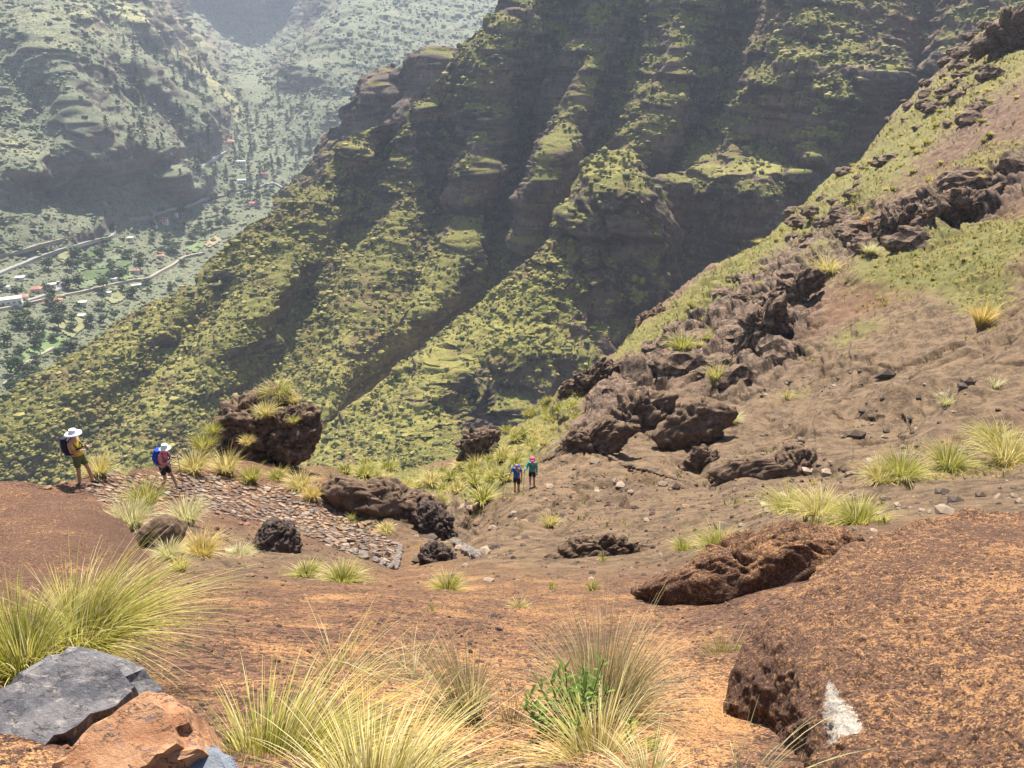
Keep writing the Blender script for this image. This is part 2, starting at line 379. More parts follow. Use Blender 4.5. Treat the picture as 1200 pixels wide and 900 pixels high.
B_LINES = ctrl([
    [(-200, 560, 380), (-60, 500, 385), (0, 470, 392), (60, 432, 405), (130, 385, 425), (190, 345, 442), (240, 330, 448), (250, 300, 460), (300, 255, 478), (350, 225, 497), (392, 188, 515), (412, 165, 525), (440, 148, 532), (480, 140, 540), (505, 100, 552), (535, 70, 562), (600, 0, 590), (640, -60, 610)],
    [(240, 335, 440), (150, 405, 400), (60, 475, 376), (0, 520, 360)],            # spur
    [(270, 350, 438), (200, 425, 397), (100, 515, 366), (40, 580, 348)],          # gully
    [(325, 300, 452), (257, 390, 398), (190, 480, 360), (130, 570, 330)],         # spur
    [(345, 330, 448), (300, 420, 397), (250, 500, 359), (210, 580, 329)],         # gully
    [(412, 172, 518), (385, 250, 488), (340, 320, 440), (310, 380, 405)],         # spur
    [(450, 170, 540), (430, 250, 505), (400, 320, 455), (370, 420, 403), (320, 520, 358)],
    [(500, 110, 545), (470, 200, 520), (450, 290, 462), (420, 360, 420), (380, 440, 380)],
    [(530, 100, 552), (530, 250, 517), (505, 300, 472), (470, 380, 416), (400, 460, 376), (370, 510, 356)],
    [(600, 5, 575), (580, 80, 545), (575, 180, 515), (560, 250, 492), (540, 300, 462), (500, 370, 420)],
    [(655, 0, 600), (650, 90, 580), (630, 180, 548), (605, 260, 512), (575, 310, 480), (520, 370, 440), (400, 490, 380), (360, 560, 348)],  # main gully
    [(720, -40, 590), (705, 50, 560), (665, 130, 520), (640, 170, 505), (625, 220, 488), (620, 280, 470)],
    [(760, -40, 610), (745, 40, 590), (725, 110, 560), (690, 180, 530), (660, 260, 510)],
    [(830, -40, 580), (805, 40, 550), (790, 120, 515), (760, 170, 500), (740, 200, 490)],
    [(895, -40, 615), (870, 50, 585), (835, 120, 545), (800, 180, 520), (775, 250, 498), (770, 330, 480)],
    [(930, -40, 575), (915, 30, 545), (880, 100, 525), (862, 160, 504), (850, 215, 459), (850, 330, 448)],
    [(795, 210, 478), (850, 198, 464), (900, 202, 460), (945, 218, 458)], [(795, 188, 505), (850, 180, 494), (900, 182, 490), (945, 196, 486)], [(900, 330, 445), (950, 300, 450)],
    [(960, 0, 560), (985, 50, 530), (1010, 85, 505), (1040, 92, 503), (1000, 105, 492), (960, 180, 470), (930, 210, 462)],
    [(1100, -40, 640), (1090, 50, 610), (1060, 90, 570), (1040, 140, 540), (1000, 190, 505), (960, 250, 485)],
    [(1000, -40, 600), (1010, 0, 590)], [(1200, -40, 600), (1190, 10, 570), (1130, 60, 560), (1100, 110, 540), (1080, 160, 520)],
    [(1400, -40, 560), (1400, 200, 460)], [(1200, 300, 450), (900, 450, 430), (700, 500, 420), (600, 600, 380), (1400, 600, 400)],
    [(-200, 640, 330), (0, 640, 322), (200, 640, 315), (400, 640, 325)],
], 14)
TB = patch('gorge_slope', B_LINES, -200, 1400, [(-200, 570), (-60, 500), (0, 466), (60, 428), (100, 408), (160, 362), (235, 330), (243, 305), (300, 257), (350, 225), (375, 210), (388, 190), (404, 165), (440, 146), (478, 142), (492, 115), (520, 85), (545, 62), (600, 0), (625, -40), (1400, -60)], 640, 1.5,
           shapeB(CLIFF_B, 100), M_GORGE, sharpen=0.3, c=9, nback=14, bstep=0.025)
L3_LINES = ctrl([
    [(325, 225, 640), (350, 205, 650), (375, 178, 665), (390, 148, 680), (425, 105, 700), (445, 84, 710), (458, 74, 715), (478, 100, 700), (497, 64, 690), (512, 55, 690), (530, 62, 685), (560, 90, 680)],
    [(420, 150, 680), (470, 160, 650), (540, 160, 640)], [(455, 95, 690), (440, 130, 672), (420, 170, 655)], [(478, 90, 690), (470, 120, 680), (450, 150, 668)], [(512, 65, 665), (505, 100, 650), (480, 140, 640)],
    [(330, 270, 610), (420, 260, 610), (560, 240, 610)]], 14)
T3 = patch('gorge_ridge', L3_LINES, 322, 565, [(322, 228), (350, 205), (374, 180), (384, 152), (412, 140), (424, 108), (436, 90), (447, 80), (460, 74), (470, 86), (480, 100), (494, 68), (512, 55), (528, 60), (540, 75), (565, 90)], 280, 1.5,
           shapeB([(460, 110, 140, 80, 0, 1.3)], 500), M_GORGE, sharpen=0.2, c=7, nback=12, bstep=0.02)
L1_LINES = ctrl([
    [(340, 540, 312), (380, 505, 320), (420, 468, 330), (470, 430, 342), (520, 395, 352), (560, 355, 362), (600, 320, 374), (640, 290, 384), (675, 240, 398), (690, 190, 410), (720, 178, 418), (755, 205, 412), (775, 260, 405), (800, 380, 395), (820, 440, 390)],
    [(690, 205, 402), (720, 215, 392), (750, 222, 396)],
    [(685, 250, 388), (730, 260, 386), (760, 300, 392)],
    [(530, 390, 350), (532, 402, 343), (545, 415, 338), (600, 405, 335), (650, 395, 342), (672, 412, 346)],
    [(650, 330, 366), (700, 300, 382), (680, 370, 362), (740, 380, 376)],
    [(540, 470, 327), (600, 470, 326), (660, 470, 336), (720, 460, 352)],
    [(520, 420, 332), (500, 470, 312), (480, 530, 286), (450, 580, 262)],
    [(440, 470, 330), (420, 520, 302), (400, 570, 272)],
    [(510, 490, 306), (560, 510, 304), (600, 520, 308), (640, 540, 312)],
    [(530, 540, 270), (600, 590, 262), (700, 600, 300), (800, 560, 350)], [(340, 640, 240), (600, 660, 235), (850, 640, 300)],
], 14)
CLIFF_1 = [(620, 460, 110, 42, 0, 1.2), (720, 350, 75, 110, 10, 1.3), (720, 245, 45, 25, 0, .9), (545, 420, 20, 30, 0, .6), (570, 500, 60, 14, 10, .7)]
T1 = patch('gorge_spur', L1_LINES, 345, 830, [(345, 535), (380, 503), (420, 467), (470, 430), (520, 394), (560, 356), (600, 320), (640, 289), (668, 245), (684, 192), (700, 176), (735, 176), (757, 205), (772, 250), (785, 310), (805, 400), (830, 470)], 650, 1.5,
           shapeB(CLIFF_1, 300, [(440, 480, 110, 40, -40, .8), (560, 365, 90, 16, -42, .8), (650, 275, 60, 14, -58, .8), (600, 395, 70, 14, 5, .5), (715, 195, 40, 14, 0, .6)]), M_GORGE, sharpen=0.25, c=8, nback=12, bstep=0.02)  # extra ellipses paint sunlight along the spur crest and left flank

# ================================================================ near ground
def fR(R): return R * (1 + .24 * float(sstep(9, 19, R)))
m = Mat('near_ground')
g1 = m.voro(70); g2 = m.voro(26, out='Color'); g2 = m.math('MULTIPLY', g2, 1.0); nA = m.noise(1.3, 6, 0.65); nB = m.noise(9, 5, 0.7); nC = m.noise(45, 4, 0.7)
dust = m.mix(nB, (0.33, 0.165, 0.068), (0.48, 0.265, 0.115))
gran = m.mix(m.ramp(g2, 0.2, 0.8), (0.050, 0.029, 0.022), (0.175, 0.092, 0.058))
nS = m.noise(95, 2, 0.6); nM = m.noise(20, 3, .6)
gf = m.math('ADD', m.math('ADD', m.math('MULTIPLY', nC, 0.8), m.math('MULTIPLY', nS, 1.0)), m.math('ADD', m.math('MULTIPLY', nA, 1.0), m.math('MULTIPLY', nM, 0.7)))
gf = m.ramp(m.math('ADD', gf, m.math('MULTIPLY', m.attr('dust'), -0.20)), 1.47, 1.63)
soil = m.mix(gf, dust, gran)
sn = m.noise(1.1, 7, 0.72, m.vec((1, 1, 2.2), (0.3, 0.4, 0.5)))
slab = m.mix(m.ramp(sn, 0.35, 0.65), (0.070, 0.047, 0.031), (0.195, 0.130, 0.078))
slab = m.mix(m.ramp(m.noise(6, 5, 0.75), 0.5, 0.72), slab, (0.27, 0.182, 0.105))
slab = m.mix(m.ramp(m.voro(3.2), 0.0, 0.13, 0.8, 0.0), slab, (0.055, 0.036, 0.028))
slab = m.mix(m.math('MULTIPLY', m.ramp(nA, 0.50, 0.7), m.attr('dust')), slab, (0.36, 0.215, 0.11))
crag = m.mix(m.ramp(m.noise(0.9, 7, 0.75), 0.40, 0.60), (0.040, 0.027, 0.021), (0.19, 0.128, 0.090))
crag = m.mix(m.ramp(m.noise(2.6, 5, 0.7), 0.55, 0.72), crag, (0.33, 0.25, 0.19))
col = m.mix(m.attr('slab'), soil, slab); col = m.mix(m.attr('crag'), col, crag)
gn = m.noise(2.2, 6, 0.75)
grass = m.mix(m.ramp(gn, 0.35, 0.65), (0.070, 0.074, 0.020), (0.22, 0.185, 0.065))
grass = m.mix(m.ramp(m.noise(0.35, 4), 0.45, 0.65), grass, (0.13, 0.125, 0.040))
col = m.mix(m.ramp(m.math('ADD', m.attr('green'), m.math('MULTIPLY', m.math('SUBTRACT', gn, 0.5), 2.6)), 0.44, 0.62), col, grass)
b = m.bump(m.noise(2.5, 7, 0.75), 0.10, 0.8); b = m.bump(m.math('SUBTRACT', 1.0, g1), 0.012, 0.9, b); b = m.bump(nC, 0.02, 0.8, b); b = m.bump(nM, 0.03, 0.8, b)
M_NEAR = m.out(col, b)

A_LINES = ctrl([
    [(-500, 900, 2.6), (0, 900, 2.25), (300, 900, 2.35), (600, 900, 2.7), (850, 900, 2.7), (1200, 900, 3.0), (1700, 900, 3.2)],
    [(-500, 1300, 1.75), (200, 1300, 1.65), (600, 1300, 1.7), (1200, 1300, 1.9), (1700, 1300, 2.0)],
    [(0, 800, 3.0), (300, 810, 3.3), (600, 800, 4.1), (850, 800, 4.2), (1200, 800, 4.8)],
    [(0, 730, 4.6), (200, 740, 5.0), (400, 740, 5.6), (600, 745, 6.0), (800, 740, 6.0), (900, 740, 5.4)],
    [(0, 690, 8.0), (200, 695, 8.3), (350, 700, 8.8), (600, 700, 9.3), (750, 700, 8.8), (850, 720, 7.2)],
    [(230, 665, 12.2), (330, 672, 12.5), (450, 680, 12.5), (600, 672, 12.3), (740, 670, 12.0)],
    [(190, 625, 15.5), (240, 620, 17.0), (330, 632, 18.0), (400, 650, 17.0), (465, 672, 15.0), (560, 655, 14.8), (650, 650, 15.0), (760, 650, 14.0), (850, 655, 11.5)],
    [(-300, 640, 14.5), (0, 640, 13.5), (120, 640, 13.0)],
    [(-400, 590, 18), (0, 590, 17.5), (60, 580, 17.8), (100, 570, 18.7), (150, 572, 20.0), (195, 574, 21.3), (260, 580, 22), (330, 600, 21.5), (400, 625, 20.5), (465, 655, 18.3)],
    [(-400, 562, 21), (0, 565, 19.5), (60, 566, 18.6), (105, 556, 19.8), (150, 551, 21.8), (210, 547, 23.5), (260, 545, 25), (310, 548, 26), (380, 562, 27)],
    [(400, 580, 26), (460, 600, 24.5), (500, 625, 22), (520, 645, 19)],
    [(395, 552, 42), (430, 556, 46), (480, 560, 50), (540, 550, 52)], [(470, 585, 36), (520, 598, 34)],
    [(525, 620, 24), (545, 640, 20)],
    [(545, 615, 27), (560, 590, 30), (590, 570, 33), (620, 552, 36), (650, 530, 39), (690, 510, 42)],
    [(545, 575, 44), (580, 545, 48), (620, 525, 52), (650, 500, 56), (600, 510, 58), (560, 530, 56)],
    [(600, 600, 24.5), (605, 578, 27.5), (640, 560, 30.5), (700, 545, 32), (760, 555, 30), (820, 570, 29)],
    [(640, 620, 20.5), (720, 610, 20.5), (800, 600, 21), (900, 590, 20)], [(700, 575, 27), (800, 582, 25)],
    [(700, 540, 35), (760, 540, 36), (820, 560, 32)], [(850, 568, 27), (900, 578, 24)],
    [(838, 556, 28.0), (870, 545, 27.6), (930, 543, 27), (1000, 550, 25), (1035, 546, 25)], [(838, 572, 27.6), (870, 566, 27.0), (930, 566, 26.0), (1000, 566, 24)],
    [(560, 600, 29.5), (545, 640, 24.5)],
    [(840, 538, 33), (880, 520, 36), (960, 520, 33), (1050, 530, 28), (1150, 540, 25), (1300, 540, 24)],
    [(900, 620, 13.5), (1000, 615, 12.5), (1100, 600, 13.5), (1200, 590, 14), (1400, 590, 14), (1700, 590, 14)],
    [(1000, 590, 17), (1100, 570, 20), (1200, 560, 21)], [(1000, 660, 9), (1200, 660, 9), (1600, 660, 9)],
    [(700, 500, 44), (760, 490, 45), (820, 490, 43), (900, 500, 40), (1000, 480, 38), (1100, 450, 37), (1200, 410, 38), (1400, 340, 40)],
    [(660, 478, 56), (700, 455, 58), (740, 425, 64), (790, 390, 74), (850, 350, 84), (900, 315, 94)],
    [(800, 440, 54), (860, 430, 55), (900, 410, 58), (950, 370, 62), (1000, 340, 64)],
    [(850, 470, 47), (950, 440, 48), (1050, 400, 49), (1150, 350, 50), (1300, 280, 52)],
    [(1000, 320, 66), (1080, 290, 67), (1200, 250, 66), (1400, 180, 64)],
    [(945, 320, 78), (1000, 285, 84), (1060, 265, 82), (1110, 230, 80), (1200, 200, 78), (1400, 120, 76)],
    [(960, 250, 115), (1030, 200, 118), (1100, 160, 115), (1200, 120, 108), (1400, 40, 100)],
    [(655, 458, 62), (700, 427, 68), (735, 402, 78), (790, 347, 95), (830, 314, 110), (880, 290, 118), (920, 264, 128), (960, 215, 145), (1000, 195, 152), (1050, 130, 170), (1085, 95, 180), (1120, 60, 190), (1165, 25, 200), (1200, 8, 205), (1400, -60, 220)],
], 20)
A_LINES = [(a, b, fR(c)) for a, b, c in A_LINES]
GREEN = [(840, 325, 120, 13, -40, .7), (940, 235, 90, 16, -45, .6), (1080, 120, 110, 18, -42, .6), (1130, 320, 90, 40, -10, .4), (600, 535, 75, 26, -38, 1.0), (470, 562, 90, 16, 6, .95), (650, 485, 40, 20, -40, .9), (1080, 300, 110, 30, -14, .75), (1150, 340, 40, 30, 0, .5), (930, 265, 50, 20, -40, .7), (850, 340, 50, 12, -40, .7), (800, 370, 60, 12, -42, .55),
         (1100, 140, 110, 22, -38, .7), (1150, 190, 80, 18, -20, .6), (1010, 230, 60, 22, -35, .6), (960, 300, 40, 10, -35, .3), (1000, 400, 60, 14, -22, .5), (930, 460, 40, 12, -20, .4), (1190, 60, 50, 60, 0, .4), (700, 440, 30, 12, -40, .2),
         (1180, 270, 60, 20, 0, .5), (1090, 560, 110, 14, -8, .3), (960, 600, 80, 12, 5, .3), (740, 400, 25, 10, -45, .6)]
CRAGM = [(720, 470, 60, 26, -40, 1.0), (890, 380, 60, 55, -30, 1.1), (840, 430, 40, 40, -30, .8), (780, 410, 60, 20, -45, .8), (1050, 265, 80, 25, -18, 1.1), (1120, 90, 90, 60, -40, .9), (1150, 220, 80, 25, -25, .8), (980, 240, 60, 22, -40, .6), (690, 520, 30, 10, -30, .4), (830, 335, 40, 14, -40, .6), (535, 615, 14, 25, 0, .7), (930, 300, 60, 30, -35, .8)]
SLABM = [(240, 655, 80, 26, 10, .8), (340, 650, 120, 18, 10, .5), (1120, 585, 140, 22, 0, 1.0), (1080, 400, 190, 50, -24, 1.0), (1000, 430, 100, 40, -20, .6), (700, 570, 190, 70, -5, 1.2), (900, 520, 250, 60, -12, 1.4), (1100, 460, 200, 60, -25, 1.3), (1150, 560, 150, 40, 0, .9), (760, 620, 160, 40, 0, .8), (620, 640, 120, 25, 0, .5), (450, 590, 60, 25, 20, .8), (800, 490, 120, 30, -20, 1.0), (1000, 590, 200, 18, 0, .5), (250, 630, 60, 20, 10, .5), (400, 655, 60, 14, 0, .3)]
DUST = [(560, 690, 200, 35, 0, .6), (600, 820, 260, 60, 0, .9), (820, 850, 80, 90, 0, .9), (650, 560, 60, 12, -25, .9), (780, 560, 60, 8, 5, .7), (330, 720, 150, 30, 0, .3), (60, 890, 200, 60, 0, .8), (340, 560, 200, 20, 0, .4), (600, 640, 60, 20, 0, .7), (500, 650, 40, 20, 0, .6), (1000, 360, 110, 20, -28, .5), (700, 740, 120, 30, 0, .4), (760, 870, 60, 80, 0, .6)]
def shapeA(P, N, px, py, Rr):
    p = P.reshape(-1, 3); n = N.reshape(-1, 3); r = Rr.ravel(); sp = np.linalg.norm(np.gradient(P, axis=0), axis=-1).ravel()
    att = lambda w: np.clip(w / (8.0 * sp), 0, 1)
    cr = np.clip(blobs(px, py, CRAGM).ravel(), 0, 1.1); slb = np.clip(blobs(px, py, SLABM).ravel(), 0, 1); far = sstep(12, 45, r); gr = np.clip(blobs(px, py, GREEN).ravel(), 0, 1)
    # tilted rock layers dipping down to the left, and blocks
    tilt = np.array([[0.80, 0.25, -0.55], [-0.3, 0.95, 0.0], [0.55, 0.15, 0.82]])
    q = (p + fbm(p / 6, 3, 2)[:, None] * 1.0) @ tilt.T
    lay = ridged(q / np.array([9, 9, 2.6]), 3, 21, 0.5)
    blk = ridged(q / np.array([9, 9, 5]), 3, 41, .5)
    qc = (q + fbm(p / 2.5, 3, 83)[:, None] * .7)
    w1, w2, wi = worley(qc / np.array([4.2, 3.4, 1.7]), 84); w3, w4, wj = worley(qc / np.array([1.7, 1.5, .8]), 85)
    blocks = ((wi - .5) * 1.7 - .9 * (1 - sstep(0, .14, w2 - w1))) * att(4.0) + ((wj - .5) * .6 - .35 * (1 - sstep(0, .16, w4 - w3))) * att(1.6)
    d = cr * far * (lay * .7 * att(3) + blk * .8 * att(4) + blocks) * np.clip(r / 60, .6, 1.6)
    lo = ridged(q / np.array([16, 9, 4.5]), 4, 61, 0.5)
    d += slb * far * (lo * 0.75 + ridged(q / np.array([3.5, 2.2, 1.0]), 4, 63, .6) * .07 * att(2)) * (1 - cr * .5)
    ck = 1 - np.abs(noise((q + fbm(p / 3, 3, 91)[:, None] * .8) / np.array([9, 6, 2.6]), 92)) * 2.2; ck2 = 1 - np.abs(noise((q + fbm(p / 2, 3, 95)[:, None] * .5) / np.array([4, 5, 1.6]), 96)) * 2.2
    d -= slb * far * (sstep(.86, 1, ck) * .55 + sstep(.90, 1, ck2) * .22)
    d += fbm(p / 2.0, 4, 9) * 0.10 * sstep(6, 20, r) + fbm(p / 0.5, 4, 19, .6) * 0.022 * sstep(2, 8, r) + fbm(p / 0.9, 3, 29) * 0.035
    d += fbm(p / 9, 4, 33) * 0.6 * sstep(35, 80, r) + gr * (fbm(p / 1.1, 3, 71) * 0.22) * sstep(20, 50, r)
    D = n * d[:, None]
    def at(P2, N2, px, py):
        q = P2.reshape(-1, 3)
        g = blobs(px, py, GREEN).ravel(); 
        g = np.where(r < 13, 0, g) * (0.55 + 0.8 * np.clip(N2[..., 2].ravel(), 0, 1))
        sh = px.shape
        return dict(green=np.clip(g, 0, 1).reshape(sh), crag=np.clip(cr * 1.3 * (1 - .3 * g) + far * .25 * (r > 75), 0, 1).reshape(sh), slab=np.clip(slb * 1.1, 0, 1).reshape(sh), dust=np.clip(blobs(px, py, DUST), 0, 1))
    return D.reshape(P.shape), at
TA = patch('ground', A_LINES, -500, 1700, [(-500, 560), (0, 564), (60, 567), (105, 556), (150, 550), (210, 545), (260, 541), (340, 545), (400, 547), (480, 550), (530, 543), (560, 525), (600, 505), (640, 475), (655, 455), (700, 425), (735, 400), (790, 345), (830, 312), (880, 290), (920, 262), (960, 215), (1000, 195), (1050, 130), (1085, 95), (1120, 60), (1165, 25), (1200, 8), (1300, -60), (1700, -60)], 1300, 1.5,
           shapeA, M_NEAR, c=9, nback=14, back=(0.7, 0.9), bstep=0.03)

# granular conglomerate rock: left mound, big boulder
def granular(name, dark=0.5, lichen=None):
    m = Mat(name)
    v = m.noise(80, 3, .6); n1 = m.noise(55, 5, 0.75, m.vec((1, 1, 1.5), (0.2, 0.5, 0))); n2 = m.noise(2.2, 5, 0.6); n3 = m.noise(9, 5, .7)
    nS = m.noise(130, 2, .6); nM = m.noise(26, 3, .6); ochre = m.mix(n3, (0.33, 0.165, 0.072), (0.50, 0.275, 0.125)); dk = m.mix(m.ramp(v, .35, .65), (0.050, 0.030, 0.022), (0.19, 0.100, 0.062))  # ochre dust speckled with dark granules
    f = m.ramp(m.math('ADD', m.math('ADD', m.math('MULTIPLY', n1, .7), m.math('MULTIPLY', nS, .9)), m.math('ADD', m.math('MULTIPLY', n2, 0.5), m.math('MULTIPLY', nM, 0.8))), 1.62 - dark * 0.42, 1.76 - dark * 0.42)
    c = m.mix(f, ochre, dk)
    if lichen: c = m.mix(m.ramp(m.math('MULTIPLY', m.attr('lichen'), m.math('ADD', m.math('MULTIPLY', m.math('SUBTRACT', n1, 0.5), 4.5), 1.0)), 0.50, 0.60), c, (0.50, 0.46, 0.40))
    c = m.mix(m.math('MULTIPLY', m.attr('red'), m.ramp(n1, .35, .6)), c, (0.085, 0.048, 0.038))  # dark red rock tone; on the boulder also shade painted on its left face
    b = m.bump(m.noise(7, 5, .7), 0.03, 0.9); b = m.bump(nM, 0.03, 1.0, b); b = m.bump(n1, 0.022, 1.0, b); b = m.bump(m.voro(42), 0.008, 0.8, b)
    return m.out(c, b)
M_MOUND = granular('red_gravel_rock', 0.98); M_BOULD = granular('orange_gravel_rock', 0.78, True); M_ROCKR = granular('dark_gravel_rock', 0.85)
def shapeM(P, N, px, py, Rr):
    p = P.reshape(-1, 3); d = fbm(p / 0.7, 4, 3) * 0.05 + fbm(p / 0.08, 4, 5, .7) * 0.007 + ridged(p / .3, 3, 8) * 0.012
    z = np.zeros(px.shape)
    return N * d.reshape(px.shape)[..., None], dict(red=np.clip(blobs(px, py, [(150, 640, 60, 30, 45, .7), (110, 590, 60, 20, 20, .4)]), 0, 1), lichen=z)
TM = patch('rock_mound', ctrl([[(-400, 560, 11), (0, 571, 10.5), (60, 573, 10.2), (110, 588, 9.6), (150, 622, 8.8), (180, 660, 7.7), (190, 692, 6.9)],
        [(-400, 640, 7.6), (0, 640, 7.2), (80, 645, 7.0), (140, 660, 6.9)], [(-400, 700, 5.2), (0, 700, 5.0), (100, 705, 5.1), (150, 700, 5.6), (188, 720, 5.7)], [(-400, 790, 3.7), (0, 790, 3.7), (188, 790, 3.9)]], 30),
        -400, 190, [(-400, 556), (0, 571), (60, 573), (110, 589), (150, 623), (175, 652), (186, 680), (190, 694)], 780, 1.5, shapeM, M_MOUND, kind=False, c=6, nback=10, back=(0.5, 1.0), bstep=0.025,
        side=[('R', (0.25, 0.5, -0.8), 8, 0.16)], props=dict(label='low mound of dark red gravelly rock at the left edge below the first hiker', category='rock'))
def shapeBig(P, N, px, py, Rr):
    p = P.reshape(-1, 3); lf = blobs(px, py, [(905, 810, 60, 90, -15, 1.0), (900, 880, 50, 60, 0, .8)]).ravel()
    d = fbm(p / 0.6, 4, 13) * 0.05 + fbm(p / 0.16, 4, 14, .65) * (0.011 + 0.02 * lf) + ridged(p / .045, 3, 15) * 0.007 - sstep(.1, .6, fbm(p / .07, 3, 16)) * .012
    lic = blobs(px, py, [(982, 838, 22, 20, 30, 1.0), (972, 860, 12, 12, 0, .7), (975, 812, 7, 16, -15, .7), (1001, 846, 10, 8, 0, .4)])
    return N * d.reshape(px.shape)[..., None], dict(red=np.clip(lf.reshape(px.shape) + blobs(px, py, [(1000, 700, 60, 30, -30, .25), (1150, 620, 100, 16, 0, .8)]), 0, 1), lichen=lic)  # red here also carries the left face's shade as colour
TG = patch('boulder', ctrl([[(846, 900, 3.75), (846, 830, 3.7), (860, 775, 3.75), (900, 715, 4.0), (960, 660, 4.5), (1040, 622, 5.1), (1130, 600, 5.7), (1300, 600, 6.0), (1600, 600, 6.0)],
        [(1010, 690, 3.9), (1150, 680, 4.0), (1400, 680, 4.0)], [(980, 710, 3.75), (940, 745, 3.5), (938, 790, 3.15), (948, 840, 2.85), (956, 900, 2.62)], [(885, 790, 3.55), (890, 830, 3.5), (905, 900, 3.45)], [(918, 900, 3.2), (918, 850, 3.25), (912, 800, 3.35)],
        [(1060, 780, 3.0), (1200, 780, 2.9), (1500, 780, 2.9)], [(1050, 900, 2.35), (1200, 900, 2.2), (1500, 900, 2.2)], [(860, 1200, 3.0), (960, 1200, 2.4), (1040, 1200, 1.9), (1200, 1200, 1.75), (1600, 1200, 1.75)]], 30),
        848, 1600, [(848, 835), (853, 800), (865, 768), (900, 714), (930, 686), (960, 661), (1000, 636), (1040, 621), (1080, 607), (1130, 600), (1200, 603), (1600, 590)], 1250, 1.5, shapeBig, M_BOULD, kind=False, c=5, nback=10, back=(0.5, 1.0), bstep=0.03,
        side=[('L', (0.10, 0.45, -0.85), 8, 0.14)], props=dict(label='huge orange brown gravelly boulder with a white lichen patch at the bottom right corner', category='boulder'))

# haze
hz = bpy.data.meshes.new('haze'); lo = (-2600, -60, -420); hi = (3200, 5200, 700)
v = [(x, y, z) for x in (lo[0], hi[0]) for y in (lo[1], hi[1]) for z in (lo[2], hi[2])]
hz.from_pydata(v, [], [(0, 1, 3, 2), (4, 6, 7, 5), (0, 4, 5, 1), (2, 3, 7, 6), (0, 2, 6, 4), (1, 5, 7, 3)])
hm = bpy.data.materials.new('haze'); hm.use_nodes = True; t = hm.node_tree; t.nodes.remove(t.nodes['Principled BSDF'])
pv = t.nodes.new('ShaderNodeVolumePrincipled'); pv.inputs['Color'].default_value = (0.72, 0.81, 1.0, 1); pv.inputs['Density'].default_value = 0.00013; pv.inputs['Anisotropy'].default_value = 0.0
t.links.new(pv.outputs[0], t.nodes['Material Output'].inputs['Volume']); hz.materials.append(hm)
ho = link('haze', hz, kind='stuff')

# ================================================================ builders
rng = np.random.default_rng(7); random.seed(7)
def ico(sub):
    import bmesh
    bm = bmesh.new(); bmesh.ops.create_icosphere(bm, subdivisions=sub, radius=1.0)
    V = np.array([v.co[:] for v in bm.verts]); Fc = np.array([[v.index for v in f.verts] for f in bm.faces]); bm.free()
    return V, Fc
ICO = {k: ico(k) for k in (1, 2, 3, 5, 6)}
def rock(name, poly, R, thick, seed, mat, rough=1.0, sub=5, sink=0.0, facet=0.0, **props):
    """solid rock whose outline follows the traced polygon; centre at range R"""
    poly = np.array(poly, float); cx, cy = poly.mean(0)
    R = fR(R) if R < 100 else R; V, Fc = ICO[sub]; V = V.copy(); c = ray(cx, cy) * R; f = ray(cx, cy)
    rt = np.cross(f, [0, 0, 1]); rt /= np.linalg.norm(rt); up = np.cross(rt, f)
    ang = np.arctan2(V[:, 2], V[:, 0]); rad = np.hypot(V[:, 0], V[:, 2])
    pa = np.arctan2(-(poly[:, 1] - cy), poly[:, 0] - cx); pr = np.hypot(poly[:, 0] - cx, poly[:, 1] - cy)
    o = np.argsort(pa); pa, pr = pa[o], pr[o]
    rr = np.interp(ang, np.r_[pa[-1] - 2 * np.pi, pa, pa[0] + 2 * np.pi], np.r_[pr[-1], pr, pr[0]])
    s = R / F * rr
    r2 = np.sign(rad) * rad ** 0.75
    P = c + rt * (r2 * np.cos(ang) * s)[:, None] + up * (r2 * np.sin(ang) * s)[:, None] + f * (V[:, 1] * thick)[:, None]
    n = V[:, :1] * rt + V[:, 2:] * up + V[:, 1:2] * f
    L = float(s.mean())
    q = P / L + seed * 3.7; qw = q + fbm(q * 0.9, 3, seed)[:, None] * 0.5
    d = ridged(qw * np.array([1.3, 1.3, 2.4]), 6, seed + 1, .66) * 0.24 + fbm(q * 4, 5, seed + 2, .7) * 0.05 - .10
    if facet:
        qq = (q + fbm(q * 1.5, 2, seed + 8)[:, None] * .2) * np.array([1.1, 1.5, 2.2])
        for sc_, am in ((1.3, 2.6), (2.9, 1.2)):
            a, b, i = worley(qq * sc_, seed + 5); d = d + am * facet * ((i - 0.5) - .5 * (1 - sstep(0, .16, b - a)))
    P = P + n * (d * L * rough)[:, None]; P[:, 2] -= sink
    base = P.mean(0); me = mk_mesh(name, P - base, Fc, mat, True, dict(red=np.zeros(len(P)), lichen=np.zeros(len(P))))
    o = link(name, me, **props); o.location = base; return o

def craggy(name, a, b, pale, k=1.0, dustc=None):
    m = Mat(name); n1 = m.noise(1.6 * k, 7, .72); n2 = m.noise(6 * k, 6, .75)
    c = m.mix(m.ramp(n1, .38, .62), a, b); c = m.mix(m.ramp(n2, .56, .72), c, pale)
    if dustc: c = m.mix(m.ramp(m.noise(.7 * k, 4), .55, .68), c, dustc)
    bb = m.bump(m.noise(4 * k, 7, .75), 0.09 / k, 1.0); return m.out(c, bb)
M_CRAG = craggy('volcanic_crag', (0.035, 0.024, 0.018), (0.19, 0.125, 0.082), (0.42, 0.31, 0.22), 1.6)
M_BROWN = craggy('brown_rock', (0.075, 0.049, 0.034), (0.165, 0.110, 0.072), (0.27, 0.185, 0.125), 1.5)
M_DARK = craggy('dark_lava', (0.030, 0.023, 0.022), (0.10, 0.070, 0.055), (0.24, 0.18, 0.14), 3)
M_GREY = craggy('grey_stone', (0.08, 0.065, 0.058), (0.20, 0.165, 0.14), (0.34, 0.28, 0.23), 9)

